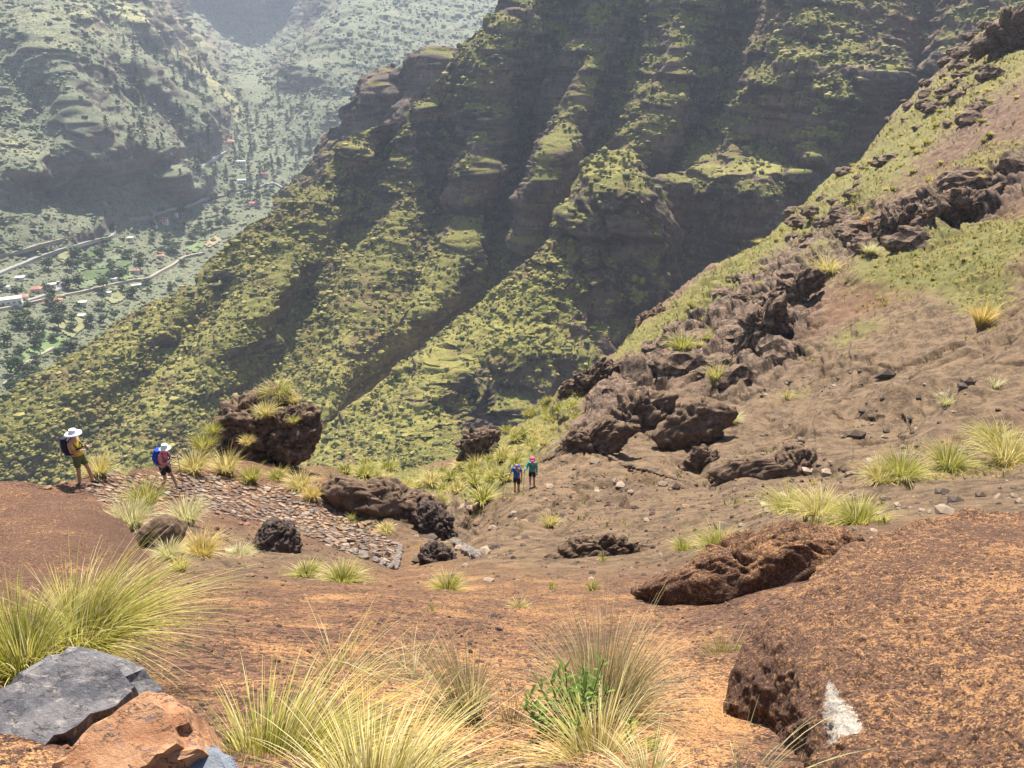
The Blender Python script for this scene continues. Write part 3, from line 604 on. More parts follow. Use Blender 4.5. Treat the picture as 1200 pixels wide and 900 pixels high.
RK = [
 ('rock_outcrop', [(232, 552), (246, 515), (260, 490), (285, 470), (312, 462), (338, 466), (352, 480), (358, 505), (348, 535), (300, 562), (258, 564)], 28.5, 1.7, 11, M_CRAG, .85, .07, 'craggy dark rock outcrop topped with bushes beyond the stone path', 'rock outcrop'),
 ('boulder', [(322, 500), (330, 482), (350, 474), (372, 480), (378, 498), (368, 520), (352, 540), (330, 545), (318, 530)], 27.3, 0.8, 13, M_CRAG, .8, .06, 'rounded overhanging rock at the right end of the bushy outcrop', 'boulder'),
 ('boulder', [(299, 632), (308, 617), (333, 611), (346, 622), (347, 648), (338, 668), (312, 672), (301, 652)], 15.8, .42, 17, M_DARK, .7, .05, 'dark squarish boulder standing below the lower edge of the stone path', 'boulder'),
 ('boulder', [(483, 690), (492, 662), (498, 642), (520, 636), (532, 648), (536, 668), (520, 682), (500, 694)], 15.8, .45, 19, M_DARK, .9, .08, 'dark boulder behind the green tussock just right of the end of the stone path', 'boulder'),
 ('boulder', [(376, 562), (392, 550), (430, 562), (480, 575), (505, 588), (524, 615), (526, 645), (505, 648), (470, 630), (440, 618), (400, 600)], 22.8, 1.3, 23, M_BROWN, .75, .06, 'long brown rock mass beside the stone path with a dark right face', 'boulder'),
 ('rock', [(590, 692), (594, 684), (608, 683), (615, 690), (613, 698), (596, 698)], 11.7, .13, 29, M_DARK, 1.1, .1, 'small black rock alone on the bare slope at centre', 'rock'),
 ('stone', [(810, 768), (812, 756), (822, 752), (829, 760), (827, 773), (816, 776)], 5.6, .055, 31, M_GREY, .9, .08, 'fist sized grey stone beside the tussock near the huge boulder', 'stone'),
 ('rock', [(651, 484), (662, 456), (690, 436), (714, 418), (728, 426), (724, 444), (703, 458), (697, 482), (672, 490)], 58, 1.7, 37, M_CRAG, 1.1, .1, 'tall dark tilted rock on the skyline right of the grassy gully', 'rock'),
 ('rock', [(536, 538), (544, 512), (560, 502), (584, 502), (586, 520), (572, 536), (552, 545)], 50, 1.2, 41, M_CRAG, 1.1, .1, 'dark rock standing in the grassy gully left of the two centre hikers', 'rock'),
 ('boulder', [(758, 722), (780, 700), (812, 680), (845, 648), (880, 626), (930, 607), (985, 611), (1000, 628), (985, 665), (940, 700), (890, 722), (840, 738), (790, 738)], 8.4, .62, 43, M_ROCKR, .75, .0, 'rust brown rock with a shadowed hollow behind the huge boulder', 'boulder'),
 ('rock', [(638, 672), (655, 648), (690, 632), (735, 634), (772, 645), (765, 658), (735, 668), (690, 678)], 14.6, .6, 47, M_BROWN, .9, .08, 'low brown rock hump with a dark hollow left of centre slope', 'rock'),
 ('rock', [(566, 660), (572, 645), (590, 641), (604, 650), (600, 664), (580, 668)], 16.4, .3, 53, M_DARK, .9, .05, 'small rounded dark rock in the gully behind the black one', 'rock'),
 ('rock', [(160, 630), (180, 612), (205, 612), (215, 625), (200, 642), (175, 645)], 13.4, .3, 59, M_BROWN, .6, .0, 'smooth brown rock behind the orange tussock near the left mound', 'rock'),
 ('rock', [(345, 672), (352, 662), (366, 664), (372, 678), (358, 682)], 13.6, .14, 61, M_DARK, 1.0, .05, 'small dark stone at the foot of the squarish boulder', 'rock'),
 ('rock', [(866, 432), (876, 392), (890, 362), (912, 345), (918, 362), (905, 398), (888, 430)], 59, 1.4, 67, M_CRAG, 1.2, .1, 'steep jagged rock rib in the middle of the right slope', 'rock'),
 ('rock', [(905, 352), (925, 330), (952, 316), (962, 322), (950, 342), (925, 362), (908, 368)], 66, 1.5, 71, M_CRAG, 1.1, .1, 'jagged rock just left of the round yellow tussock on the right slope', 'rock'),
 ('rock', [(700, 520), (720, 490), (765, 460), (790, 462), (785, 485), (750, 510), (715, 530)], 45, 1.4, 73, M_BROWN, 1.2, .1, 'cracked brown rock step above the two centre hikers', 'rock'),
 ('rock', [(1015, 300), (1030, 270), (1060, 248), (1085, 250), (1080, 272), (1050, 300), (1025, 308)], 76, 1.6, 79, M_CRAG, 1.3, .12, 'dark broken rock beneath the orange lichen patch', 'rock'),
 ('rock', [(1080, 285), (1090, 255), (1130, 235), (1165, 225), (1170, 240), (1140, 262), (1100, 290)], 73, 1.6, 83, M_CRAG, 1.3, .12, 'long dark rock rib above the green slope at right', 'rock'),
 ('rock', [(1156, 55), (1164, 32), (1180, 20), (1200, 22), (1204, 48), (1180, 66)], 196, 3, 89, M_CRAG, 1.2, .1, 'rocky summit knob at the top right corner', 'rock'),
 ('rock', [(745, 385), (765, 365), (785, 360), (790, 372), (770, 395), (750, 400)], 88, 2.2, 97, M_CRAG, 1.2, .1, 'small rock knob on the skyline below the ravine', 'rock'),
 ('rock', [(800, 560), (806, 535), (822, 520), (838, 528), (836, 556), (820, 574)], 31, .7, 101, M_BROWN, 1.1, .1, 'narrow shadowed rock at the right end of the dusty trail', 'rock'),
 ('rock', [(486, 600), (500, 584), (520, 598), (532, 622), (534, 650), (512, 656), (498, 640), (488, 620)], 21.5, .9, 103, M_DARK, .8, .08, 'dark vertical rock face at the right end of the brown rock mass', 'rock'),
 ('rock_ledge', [(842, 578), (862, 556), (900, 545), (960, 540), (1010, 546), (1036, 552), (1010, 564), (950, 574), (890, 584)], 26.5, 1.1, 107, M_BROWN, .8, .05, 'long low rock ledge with a shaded front below the smooth right slabs', 'rock ledge'),
 ('rock_ledge', [(634, 550), (650, 530), (690, 510), (735, 492), (752, 496), (735, 512), (700, 530), (665, 548)], 34, 1.0, 109, M_BROWN, .9, .06, 'overhanging brown ledge casting a dark wedge behind the teal hiker', 'rock ledge'),
 ('rock_ledge', [(770, 520), (790, 490), (830, 470), (860, 474), (850, 500), (825, 520), (795, 532)], 38, 1.2, 127, M_BROWN, .9, .06, 'cracked rounded brown rock on the slab between the dark rib and the trail', 'rock ledge'),
]
for nm, poly, R, th, sd, mt, rg, fc, lb, ct in RK:
    rock(nm, poly, R, th, sd, mt, rg, 6 if len(poly) > 7 else 5, 0.0, fc * 1.2, label=lb, category=ct)
def crag_proto(seed):
    V, Fc = ICO[3]; V = V * np.array([1.5, 1, .75]); q = V + seed * 5.1
    d = ridged(q * 1.1, 4, seed) * .25; a, b, i = worley(q * np.array([1.2, 1.5, 2.2]), seed); d = d + (i - .5) * .4
    a, b, i = worley(q * np.array([2.6, 3, 4.5]), seed + 3); d = d + (i - .5) * .2
    n = V / np.linalg.norm(V, axis=1, keepdims=True); return mk_mesh('rock', V + n * d[:, None], Fc, M_CRAG, False)
CRP = [crag_proto(k) for k in range(1, 7)]
# ---- flat slabs in the bottom-left corner
def slab_mat(name, a, b, c3, sc=7):
    m = Mat(name, 0.75, 0.35); n = m.noise(sc, 6, .7); n2 = m.noise(sc * 2.6, 6, .75, m.vec((1, 3.0, 1), (0, 0, .6)))
    c = m.mix(m.ramp(n, .4, .6), a, b); c = m.mix(m.ramp(n2, .52, .68), c, c3)
    c = m.mix(m.ramp(m.math('ABSOLUTE', m.math('SUBTRACT', m.noise(sc * .7, 5, .6, m.vec((1, 2.4, 1), (0, 0, .5))), .5)), 0.0, .012, .85, 0), c, (.03, .025, .022))
    return m.out(c, m.bump(m.noise(sc * 3, 7, .75), .012, .9))
M_SG = slab_mat('grey_slab', (.060, .060, .072), (.16, .15, .155), (.32, .28, .25)); M_SO = slab_mat('orange_slab', (.30, .135, .060), (.40, .215, .11), (.15, .10, .10)); M_SB = slab_mat('bluish_slab', (.12, .14, .17), (.22, .24, .27), (.3, .22, .16))
def slabstone(poly, R, th, sd, mat, tilt, **props):
    """thick flat stone with stepped fracture faces, its top plane through range R at the polygon centre"""
    poly = np.array(poly, float); cx, cy = poly.mean(0); c = ray(cx, cy) * R
    n = np.array(tilt, float); n /= np.linalg.norm(n)
    K = ray(poly[:, 0], poly[:, 1]); Pp = K * ((c @ n) / (K @ n))[:, None]        # outline on the plane
    ux = np.cross([0, 1, 0], n); ux /= np.linalg.norm(ux); uy = np.cross(n, ux); Q = Pp - c; qx, qy = Q @ ux, Q @ uy
    pa = np.arctan2(qy, qx); pr = np.hypot(qx, qy); o = np.argsort(pa); pa, pr = pa[o], pr[o]
    r = np.random.default_rng(sd)
    # angular outline: the traced corners with broken edges between them
    A = []; 
    for k in range(len(pa)):
        a0, a1 = pa[k], (pa[(k + 1) % len(pa)] if k + 1 < len(pa) else pa[0] + 2 * np.pi)
        A += [a0] + [a0 + (a1 - a0) * f for f in (.33 + r.uniform(-.1, .1), .66 + r.uniform(-.1, .1))]
    A = np.array(A); na = len(A); ecc = np.array([.12 * B0 for B0 in (math.cos(sd), math.sin(sd))]); B = np.interp(A, np.r_[pa, pa[0] + 2 * np.pi], np.r_[pr, pr[0]]) * r.uniform(.97, 1.03, na)
    step = np.repeat(r.uniform(-.5, .5, na // 3 + 1), 3)[:na] * th * .35      # slabs split into plates of different height
    V = [[(0.0, 0.0, 0.0)] * na]
    for t, z, sw in ((.4, 0, 0), (.72, .02, .10), (.74, -.20, .45), (.95, -.24, .5), (.985, -.30, .5), (1.0, -.55, .3), (.98, -.60, .2), (1.04, -1.0, 0), (1.05, -1.8, 0)):
        V.append([(t * b * math.cos(a) * r.uniform(.97, 1.03), t * b * math.sin(a) * r.uniform(.97, 1.03), z * th + s_ * sw + r.uniform(-.008, .008) * (t > .9)) for a, b, s_ in zip(A, B, step)])
    G = np.array(V); nr = len(G); G = c + ux * G[..., :1] + uy * G[..., 1:2] + n * G[..., 2:]
    idx = np.arange(nr * na).reshape(nr, na); j2 = np.roll(idx, -1, 1)
    Fq = np.stack([idx[:-1], idx[1:], j2[1:], j2[:-1]], -1).reshape(-1, 4)
    Ft = np.concatenate([Fq[:, [0, 1, 2]], Fq[:, [0, 2, 3]]])[na // 10 * 0:]
    me = mk_mesh('stone_slab', G.reshape(-1, 3) - c, Ft, mat, False); ob = link('stone_slab', me, **props); ob.location = c
slabstone([(-90, 860), (0, 792), (40, 765), (75, 748), (130, 758), (165, 775), (186, 800), (184, 812), (120, 845), (60, 880), (-60, 960)], 2.52, .2, 3, M_SG, (.10, -.30, 1), label='grey fractured rock slab at the foot of the left foreground tussock', category='stone slab')
slabstone([(40, 915), (75, 868), (115, 836), (160, 802), (195, 806), (222, 842), (232, 872), (200, 892), (150, 915), (90, 950)], 2.2, .16, 5, M_SO, (.0, -.40, 1), label='orange stained rock slab in front of the grey slab', category='stone slab')
slabstone([(180, 905), (195, 872), (222, 862), (260, 872), (280, 910), (230, 950), (190, 940)], 2.2, .10, 8, M_SB, (.0, -.1, 1), label='bluish grey slab half hidden by grass at the bottom edge', category='stone slab')

# ---- stone paved path
def inpoly(x, y, poly):
    r = np.zeros(np.shape(x), bool); n = len(poly)
    for k in range(n):
        x1, y1 = poly[k]; x2, y2 = poly[(k + 1) % n]
        c = ((y1 > y) != (y2 > y)); xi = (x2 - x1) * (y - y1) / ((y2 - y1) if y2 != y1 else 1e-9) + x1
        r ^= c & (x < xi)
    return r
PATH = [(98, 572), (128, 556), (190, 556), (245, 556), (300, 566), (352, 576), (398, 592), (440, 618), (470, 640), (463, 668), (440, 660), (400, 646), (345, 622), (300, 610), (240, 600), (215, 582), (150, 592), (118, 588)]
V = []; Fs = []; tints = []; placed = []; tries = 0; off = 0
while len(placed) < 1900 and tries < 15000:
    tries += 1
    x, y = rng.uniform(95, 475), rng.uniform(550, 672)
    if not inpoly(x, y, PATH): continue
    q, n = TA.at(x, y, True); s = rng.uniform(.06, .125) * rng.choice([1, 1, 1.35])
    if placed:
        pa_ = np.array(placed)
        if (((q[0] - pa_[:, 0])**2 + (q[1] - pa_[:, 1])**2) < ((s + pa_[:, 2]) * .84)**2).any(): continue
    placed.append((q[0], q[1], s)); k = rng.integers(5, 8); a0 = rng.uniform(0, 6.28)
    an = a0 + np.sort(rng.uniform(0, 1, k) * .5 + np.arange(k)) / k * 6.28
    rr = s * rng.uniform(.8, 1.15, k); n = n + rng.normal(0, .10, 3); n /= np.linalg.norm(n)
    u = np.cross(n, [0, 1, 0]); u /= np.linalg.norm(u); w = np.cross(n, u); hgt = rng.uniform(.01, .055)
    rim = q + u * (rr * np.cos(an))[:, None] * rng.uniform(.9, 1.3) + w * (rr * np.sin(an))[:, None]
    V += [rim * .5 + (rim - q) * .5 + q * .5 - n * .12, rim + n * hgt * .75, q + (rim - q) * .86 + n * hgt, (q + n * (hgt + .004))[None]]
    for i in range(k):
        j = (i + 1) % k
        Fs += [[off + i, off + j, off + k + j], [off + i, off + k + j, off + k + i], [off + k + i, off + k + j, off + 2 * k + j], [off + k + i, off + 2 * k + j, off + 2 * k + i], [off + 2 * k + i, off + 2 * k + j, off + 3 * k]]
    off += 3 * k + 1; c = np.array(random.choice([(.21, .155, .115), (.17, .13, .10), (.28, .21, .155), (.12, .095, .08), (.25, .155, .09)])) * rng.uniform(.75, 1.15)
    tints += [c] * (3 * k + 1)
mm = Mat('flagstone'); M_FLAG = mm.out(mm.mix(mm.ramp(mm.noise(9, 5, .7), .35, .7), mm.tint(), mm.mix(.5, mm.tint(), (.10, .08, .075))), mm.bump(mm.noise(14, 5, .7), .02, .8))
link('stone_path', mk_mesh('stone_path', np.concatenate(V), np.array(Fs), M_FLAG, False, colattr=np.array(tints)), kind='structure')
def stone_row(name, pts, s0, s1, seed, mat, gap=.8, **props):
    """a low dry-stone edging: one row of rough blocks"""
    r = np.random.default_rng(seed); VV = []; FF = []; o = 0; Vb, Fb = ICO[2]
    P = [TA.at(*p) for p in pts]; P = np.array(P); L = np.r_[0, np.cumsum(np.linalg.norm(np.diff(P, axis=0), axis=1))]; t = 0
    while t < L[-1]:
        c = np.array([np.interp(t, L, P[:, i]) for i in range(3)]); s = r.uniform(s0, s1)
        B = np.sign(Vb) * np.abs(Vb) ** .6; B = B * np.array([s, s * r.uniform(.6, 1), s * r.uniform(.5, .8)]) * (1 + .15 * fbm(Vb * 2 + t, 2, seed)[:, None]); a = r.uniform(0, 3)
        B = B @ np.array([[math.cos(a), math.sin(a), 0], [-math.sin(a), math.cos(a), 0], [0, 0, 1]])
        VV.append(B + c + [0, 0, s * .25]); FF.append(Fb + o); o += len(B); t += s * 2 * gap
    link(name, mk_mesh(name, np.concatenate(VV), np.concatenate(FF), mat, False), **props)
stone_row('stone_edging', [(470, 640), (466, 655), (462, 667), (445, 660), (425, 652), (400, 645)], .06, .14, 3, M_GREY, gap=1.15, label='low edging of rough blocks holding the lower end of the stone path', category='stone edging')
stone_row('stone_edging', [(712, 535), (730, 545), (760, 553), (790, 561), (818, 570)], .06, .16, 5, M_BROWN, gap=1.1, label='low dark stone edging along the dusty trail behind the two centre hikers', category='stone edging')
stone_row('stone_edging', [(528, 634), (540, 640), (548, 648), (560, 655)], .07, .17, 7, M_GREY, gap=1.4, label='broken line of pale stones in the gully right of the brown rock mass', category='stone edging')

# ---- grass and leaves
m = Mat('grass_blade', .6, .3); M_GRASS = m.out(m.tint(), trans=0.45)
m = Mat('leaf', .55, .35); M_LEAF = m.out(m.tint(), trans=0.35)
m = Mat('shrub', .8, .2); M_SHRUB = m.out(m.mix(m.noise(3, 4, .7), m.mix(.45, m.tint(), (.02, .03, .01)), m.tint()))
PAL = dict(green=[(.22, .25, .03), (.36, .35, .045), (.52, .44, .09), (.64, .53, .18)], gold=[(.62, .48, .13), (.72, .58, .22), (.42, .36, .07), (.78, .68, .36)],
           pale=[(.70, .64, .36), (.78, .72, .46), (.52, .50, .22), (.62, .56, .25)], dry=[(.50, .40, .20), (.34, .26, .14), (.62, .52, .30), (.22, .17, .11)],
           lime=[(.34, .34, .045), (.46, .42, .07), (.56, .48, .13), (.24, .26, .04)], orange=[(.66, .42, .08), (.72, .52, .14), (.55, .42, .08), (.75, .62, .28)])
def blades(n, rb, L, w, wind=(0, 0), droop=1.0, pal='gold', seed=0, seg=5, spread=.75, root=.0, greenroot=True):
    r = np.random.default_rng(seed); ph = r.uniform(0, 6.283, n); lean = spread * r.uniform(0, 1, n) ** .7
    l = L * r.uniform(.55, 1.08, n); d = np.stack([np.cos(ph), np.sin(ph), np.zeros(n)], 1)
    d2 = d * lean[:, None] + np.array([wind[0], wind[1], 0]) * r.uniform(.4, 1.1, n)[:, None]
    b = d * (rb * np.sqrt(r.uniform(0, 1, n)))[:, None]; dr = droop * r.uniform(.5, 1.5, n)
    side = np.cross(d2 + r.normal(0, .25, (n, 3)), [0, 0, 1]); side /= np.linalg.norm(side, axis=1, keepdims=True) + 1e-6
    rows = []
    for k in range(seg + 1):
        t = k / seg
        c = b + d2 * (l * (t * .75 + t * t * .55))[:, None]; c[:, 2] += l * (t - .48 * dr * (lean + .35) * t ** 2.2) - root
        ww = w * (1 - t ** 1.6) * .5 + w * .06
        rows += [c - side * ww, c + side * ww]
    V = np.stack(rows, 1)        # n, 2(seg+1), 3
    m = 2 * (seg + 1); o = (np.arange(n) * m)[:, None]
    q = np.array([[2 * k, 2 * k + 1, 2 * k + 3, 2 * k + 2] for k in range(seg)]).ravel()[None]
    Fq = (o + q).reshape(-1, 4)
    P = np.array(PAL[pal]); c = P[r.integers(0, len(P), n)] * r.uniform(.8, 1.15, (n, 1))
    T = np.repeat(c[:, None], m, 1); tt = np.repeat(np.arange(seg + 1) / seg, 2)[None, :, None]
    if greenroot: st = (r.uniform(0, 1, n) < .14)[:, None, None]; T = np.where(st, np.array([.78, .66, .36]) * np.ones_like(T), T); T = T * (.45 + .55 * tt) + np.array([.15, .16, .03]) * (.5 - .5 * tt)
    return V.reshape(-1, 3), Fq, T.reshape(-1, 3)
def tussock(x, y, wpx, hpx, pal, label, R=None, wind=(0, 0), n=None, droop=1.0, cat='grass tussock', name='grass_tussock', spread=.75, seed=None, group=None, T=None):
    q = (T or TA).at(x, y); 
    if R: q = ray(x, y) * fR(R)
    R = np.linalg.norm(q); Lw = wpx * R / F; L = hpx * R / F / .78
    L = max(L, Lw * .42); w = max(.003, .55 * R / F) if R < 8 else .55 * R / F
    n = n or int(np.clip(620 * (wpx / 60) ** .5, 200, 1400)); seed = seed if seed is not None else int(x * 7 + y)
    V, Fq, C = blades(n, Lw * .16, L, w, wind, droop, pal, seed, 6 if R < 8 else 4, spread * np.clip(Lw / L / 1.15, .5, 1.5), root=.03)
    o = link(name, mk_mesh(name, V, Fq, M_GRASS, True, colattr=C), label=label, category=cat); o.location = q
    if group: o['group'] = group
    return o
TU = [
 (98, 752, 150, 72, 'green', 'large yellow green tussock arching over the grey slab at left', dict(R=3.35, wind=(.36, .1), n=1300, droop=1.15)),
 (25, 785, 95, 75, 'lime', 'green tussock cut by the left edge beside the grey slab', dict(R=2.9, wind=(-.1, .1), n=700)),
 (320, 935, 225, 92, 'green', 'large yellow tussock spilling across the bottom edge', dict(R=2.5, wind=(.3, .1), n=1500, droop=1.25)),
 (440, 965, 250, 90, 'gold', 'bright green tussock cut off by the bottom edge of the picture', dict(R=2.2, wind=(.15, .05), n=1300, droop=1.3)),
 (545, 845, 90, 105, 'dry', 'thin dry straw clump with grey stems between the two big front tussocks', dict(R=3.35, wind=(-.2, .0), n=380)),
 (480, 815, 110, 62, 'pale', 'sparse pale straw wisps on bare soil left of the thin dry straw clump', dict(R=3.9, wind=(-.1, .1), n=70, droop=1.3)),
 (400, 800, 120, 55, 'gold', 'sparse golden wisps behind the large yellow green tussock at the bottom', dict(R=4.0, wind=(.2, .1), n=80, droop=1.3)),
 (600, 850, 70, 50, 'dry', 'small dry wisps between the straw clump and the leafy herb', dict(R=3.3, n=70)),
 (705, 850, 150, 118, 'dry', 'bushy dry brown tussock growing behind the leafy green herb', dict(R=3.55, wind=(.05, .0), n=1300, spread=.6)),
 (700, 905, 140, 60, 'gold', 'short straw coloured tussock below the leafy green herb', dict(R=2.85, n=600)),
 (760, 925, 90, 50, 'pale', 'pale wispy grass at the bottom edge near the huge boulder', dict(R=2.7, n=300)),
 (868, 935, 90, 95, 'pale', 'few long pale blades crossing the dark face of the huge boulder', dict(R=2.5, wind=(.35, .1), n=34, droop=1.2)),
 (848, 792, 50, 45, 'lime', 'yellow green tussock tucked against the left side of the huge boulder', dict(R=4.9, wind=(.1, 0))),
 (835, 770, 30, 25, 'pale', 'small pale tuft beside the fist sized grey stone', dict(R=5.6, n=120)),
 (172, 596, 40, 34, 'lime', 'fresh green tussock on the near edge of the path below the second hiker', {}),
 (155, 618, 48, 32, 'pale', 'pale yellow tussock at the edge of the dark left mound', dict(R=14.5)),
 (220, 614, 44, 30, 'pale', 'whitish dry tussock below the middle of the stone path', {}),
 (236, 652, 46, 26, 'orange', 'orange yellow tussock on the bare slope between mound and boulder', {}),
 (200, 655, 30, 22, 'pale', 'pale tuft left of the orange yellow tussock', {}),
 (213, 670, 20, 22, 'gold', 'small golden tuft just below the orange yellow tussock', {}),
 (280, 652, 34, 12, 'pale', 'faint low tuft left of the dark squarish boulder', {}),
 (118, 558, 32, 24, 'gold', 'golden tussock on the ledge right of the first hiker', {}),
 (147, 558, 14, 14, 'pale', 'tiny pale tuft between the two hikers on the ledge', dict(n=80)),
 (229, 554, 36, 26, 'gold', 'golden tussock right of the second hiker', {}),
 (267, 556, 32, 28, 'gold', 'round golden tussock in front of the left half of the outcrop', {}),
 (296, 566, 26, 22, 'lime', 'greenish tussock in front of the middle of the outcrop', {}),
 (325, 562, 22, 14, 'lime', 'low tuft in front of the right half of the outcrop', {}),
 (352, 574, 30, 22, 'gold', 'upper of two golden tussocks on the far edge of the path', {}),
 (366, 584, 22, 16, 'orange', 'lower orange tussock on the far edge of the path', {}),
 (240, 530, 26, 24, 'lime', 'tussock at the left foot of the rock outcrop', dict(R=26)),
 (412, 610, 10, 12, 'lime', 'small green plant on the stone path near its far end', dict(n=70)),
 (452, 622, 18, 10, 'gold', 'small yellow tuft on the brown rock beside the path', {}),
 (360, 676, 36, 16, 'lime', 'green tuft right of the dark squarish boulder', {}),
 (402, 682, 54, 20, 'lime', 'wide yellow green tussock below the lower edge of the path', {}),
 (524, 692, 40, 20, 'lime', 'green tussock in front of the dark boulder at the path end', {}),
 (505, 716, 14, 12, 'lime', 'tiny tuft below the path end on bare soil', dict(n=60)),
 (608, 712, 34, 10, 'gold', 'low golden tuft below the small black rock', dict(n=140)),
 (645, 618, 20, 20, 'gold', 'golden tuft alone on the brown slab below the two centre hikers', {}),
 (648, 690, 12, 12, 'lime', 'tiny green tuft right of the small black rock', dict(n=60)),
 (694, 690, 16, 14, 'lime', 'small tuft at the foot of the low brown hump', dict(n=90)),
 (706, 658, 12, 10, 'lime', 'tuft in the hollow of the low brown hump', dict(n=60)),
 (800, 646, 24, 16, 'lime', 'tuft with a dead stalk right of the low brown hump', {}),
 (842, 646, 52, 24, 'lime', 'pale green tussock behind the rust brown rock', {}),
 (925, 602, 56, 26, 'lime', 'left of the three big tussocks in a row behind the rust brown rock', {}),
 (960, 604, 60, 28, 'gold', 'middle of the three big tussocks in a row behind the rust brown rock', {}),
 (1005, 614, 60, 28, 'lime', 'right of the three big tussocks in a row behind the rust brown rock', {}),
 (1030, 566, 40, 22, 'gold', 'left tussock of the pair on the right slab ledge', {}),
 (1055, 562, 50, 30, 'lime', 'right tussock of the pair on the right slab ledge', {}),
 (1110, 550, 48, 28, 'lime', 'green yellow tussock above the huge boulder', {}),
 (1180, 545, 60, 34, 'gold', 'big golden tussock at the right edge above the huge boulder', {}),
 (1165, 520, 50, 20, 'lime', 'green tussock at the right edge behind the golden one', {}),
 (1150, 384, 26, 28, 'orange', 'orange brown tuft on the green slope at right', {}),
 (970, 322, 34, 20, 'gold', 'round yellow tussock crowning the jagged rocks on the right slope', {}),
 (1018, 300, 18, 14, 'pale', 'pale tuft below the orange lichen patch', {}),
 (838, 452, 24, 28, 'lime', 'green yellow tussock at the foot of the jagged rib', {}),
 (858, 496, 20, 14, 'pale', 'pale dry tuft on the brown slab left of centre right', {}),
 (922, 468, 12, 12, 'gold', 'small golden tuft on the slab above the pale dry one', dict(n=80)),
 (1108, 474, 26, 16, 'pale', 'faint pale tuft high on the smooth right slab', dict(n=90)),
 (1165, 455, 18, 14, 'pale', 'faint pale tuft near the right edge of the smooth slab', dict(n=70)),
 (326, 464, 36, 18, 'lime', 'bright yellow green bush on top of the rock outcrop', dict(R=27.9)),
 (345, 474, 16, 14, 'gold', 'golden tuft on the right shoulder of the outcrop', dict(R=27.6)),
 (312, 488, 26, 18, 'gold', 'golden grass growing on the front of the outcrop', dict(R=27.0)),
 (290, 520, 16, 10, 'orange', 'orange grass patch low on the outcrop face', dict(R=26.6)),
 (345, 496, 12, 10, 'lime', 'small green plant beside the overhanging rock', dict(R=26.6)),
 (250, 510, 18, 16, 'lime', 'green leafy plant on the left side of the outcrop', dict(R=27.0)),
 (800, 412, 34, 22, 'lime', 'bluish green bush on the crag left of the jagged rib', {}),
]
for x, y, w, h, pal, lb, kw in TU: tussock(x, y, w, h, pal, lb, **kw)
# countable repeats on the slopes, four prototypes copied
def proto(pal, seed, nm='grass_tussock', n=240):
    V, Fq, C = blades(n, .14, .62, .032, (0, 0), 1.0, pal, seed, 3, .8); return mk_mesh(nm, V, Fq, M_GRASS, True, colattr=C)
PT = [proto('lime', 1), proto('gold', 2), proto('lime', 3), proto('green', 4)]
def scatter_things(mask, N, sz, label, group, protos, seed, T, box, name='grass_tussock', cat='grass tussock', mind=7, zs=1.0, occl=None):
    r = np.random.default_rng(seed); got = []; k = 0
    while len(got) < N and k < 6000:
        k += 1; x, y = r.uniform(box[0], box[2]), r.uniform(box[1], box[3])
        if mask(x, y) < r.uniform(0.15, .9): continue
        if any(abs(x - a) < mind and abs(y - b) < mind * .7 for a, b in got): continue
        q = T.at(x, y)
        got.append((x, y)); o = link(name, protos[r.integers(len(protos))], label=label, category=cat, group=group)
        s = r.uniform(*sz); o.location = q; o.scale = (s, s, s * zs * r.uniform(.85, 1.2)); o.rotation_euler = (0, 0, r.uniform(0, 6.28))
gmask = lambda L: (lambda x, y: float(blobs(np.array(x), np.array(y), L)))
scatter_things(gmask([(600, 525, 90, 24, -38, 1), (470, 560, 90, 14, 6, 1)]), 70, (1.0, 2.0), 'yellow green grass clump among others filling the gully behind the two centre hikers', 'grass clumps in the gully', PT, 5, TA, (395, 465, 690, 600))
scatter_things(gmask([(850, 345, 90, 16, -40, 1), (930, 280, 80, 22, -40, 1), (1000, 235, 60, 24, -40, 1), (1100, 150, 110, 40, -38, .8), (790, 420, 60, 14, -40, .6), (1150, 200, 60, 20, -20, .6)]), 110, (.8, 1.9), 'yellow tussock among others dotted over the craggy right hand ridge', 'tussocks on the craggy ridge', PT, 6, TA, (700, 40, 1200, 440))
scatter_things(gmask([(1070, 310, 130, 36, -14, .7), (1000, 400, 80, 16, -22, .7)]), 24, (.35, .7), 'small tuft on the green patch of the right slope', 'tufts on the green patch', PT, 8, TA, (920, 250, 1200, 430), mind=12)

scatter_things(gmask([(890, 380, 55, 45, -30, 1), (840, 420, 45, 30, -35, 1), (760, 440, 50, 22, -40, 1), (1060, 262, 80, 18, -18, 1), (1120, 90, 90, 50, -38, .9), (1150, 215, 80, 16, -20, .8), (980, 235, 60, 22, -40, .8), (930, 290, 60, 16, -38, .8), (700, 500, 30, 10, -40, .7)]), 130, (.6, 1.9), 'angular dark rock among others breaking out of the right hand ridge', 'rocks on the right hand ridge', CRP, 26, TA, (690, 20, 1205, 520), 'rock', 'rock', mind=9, zs=.9)
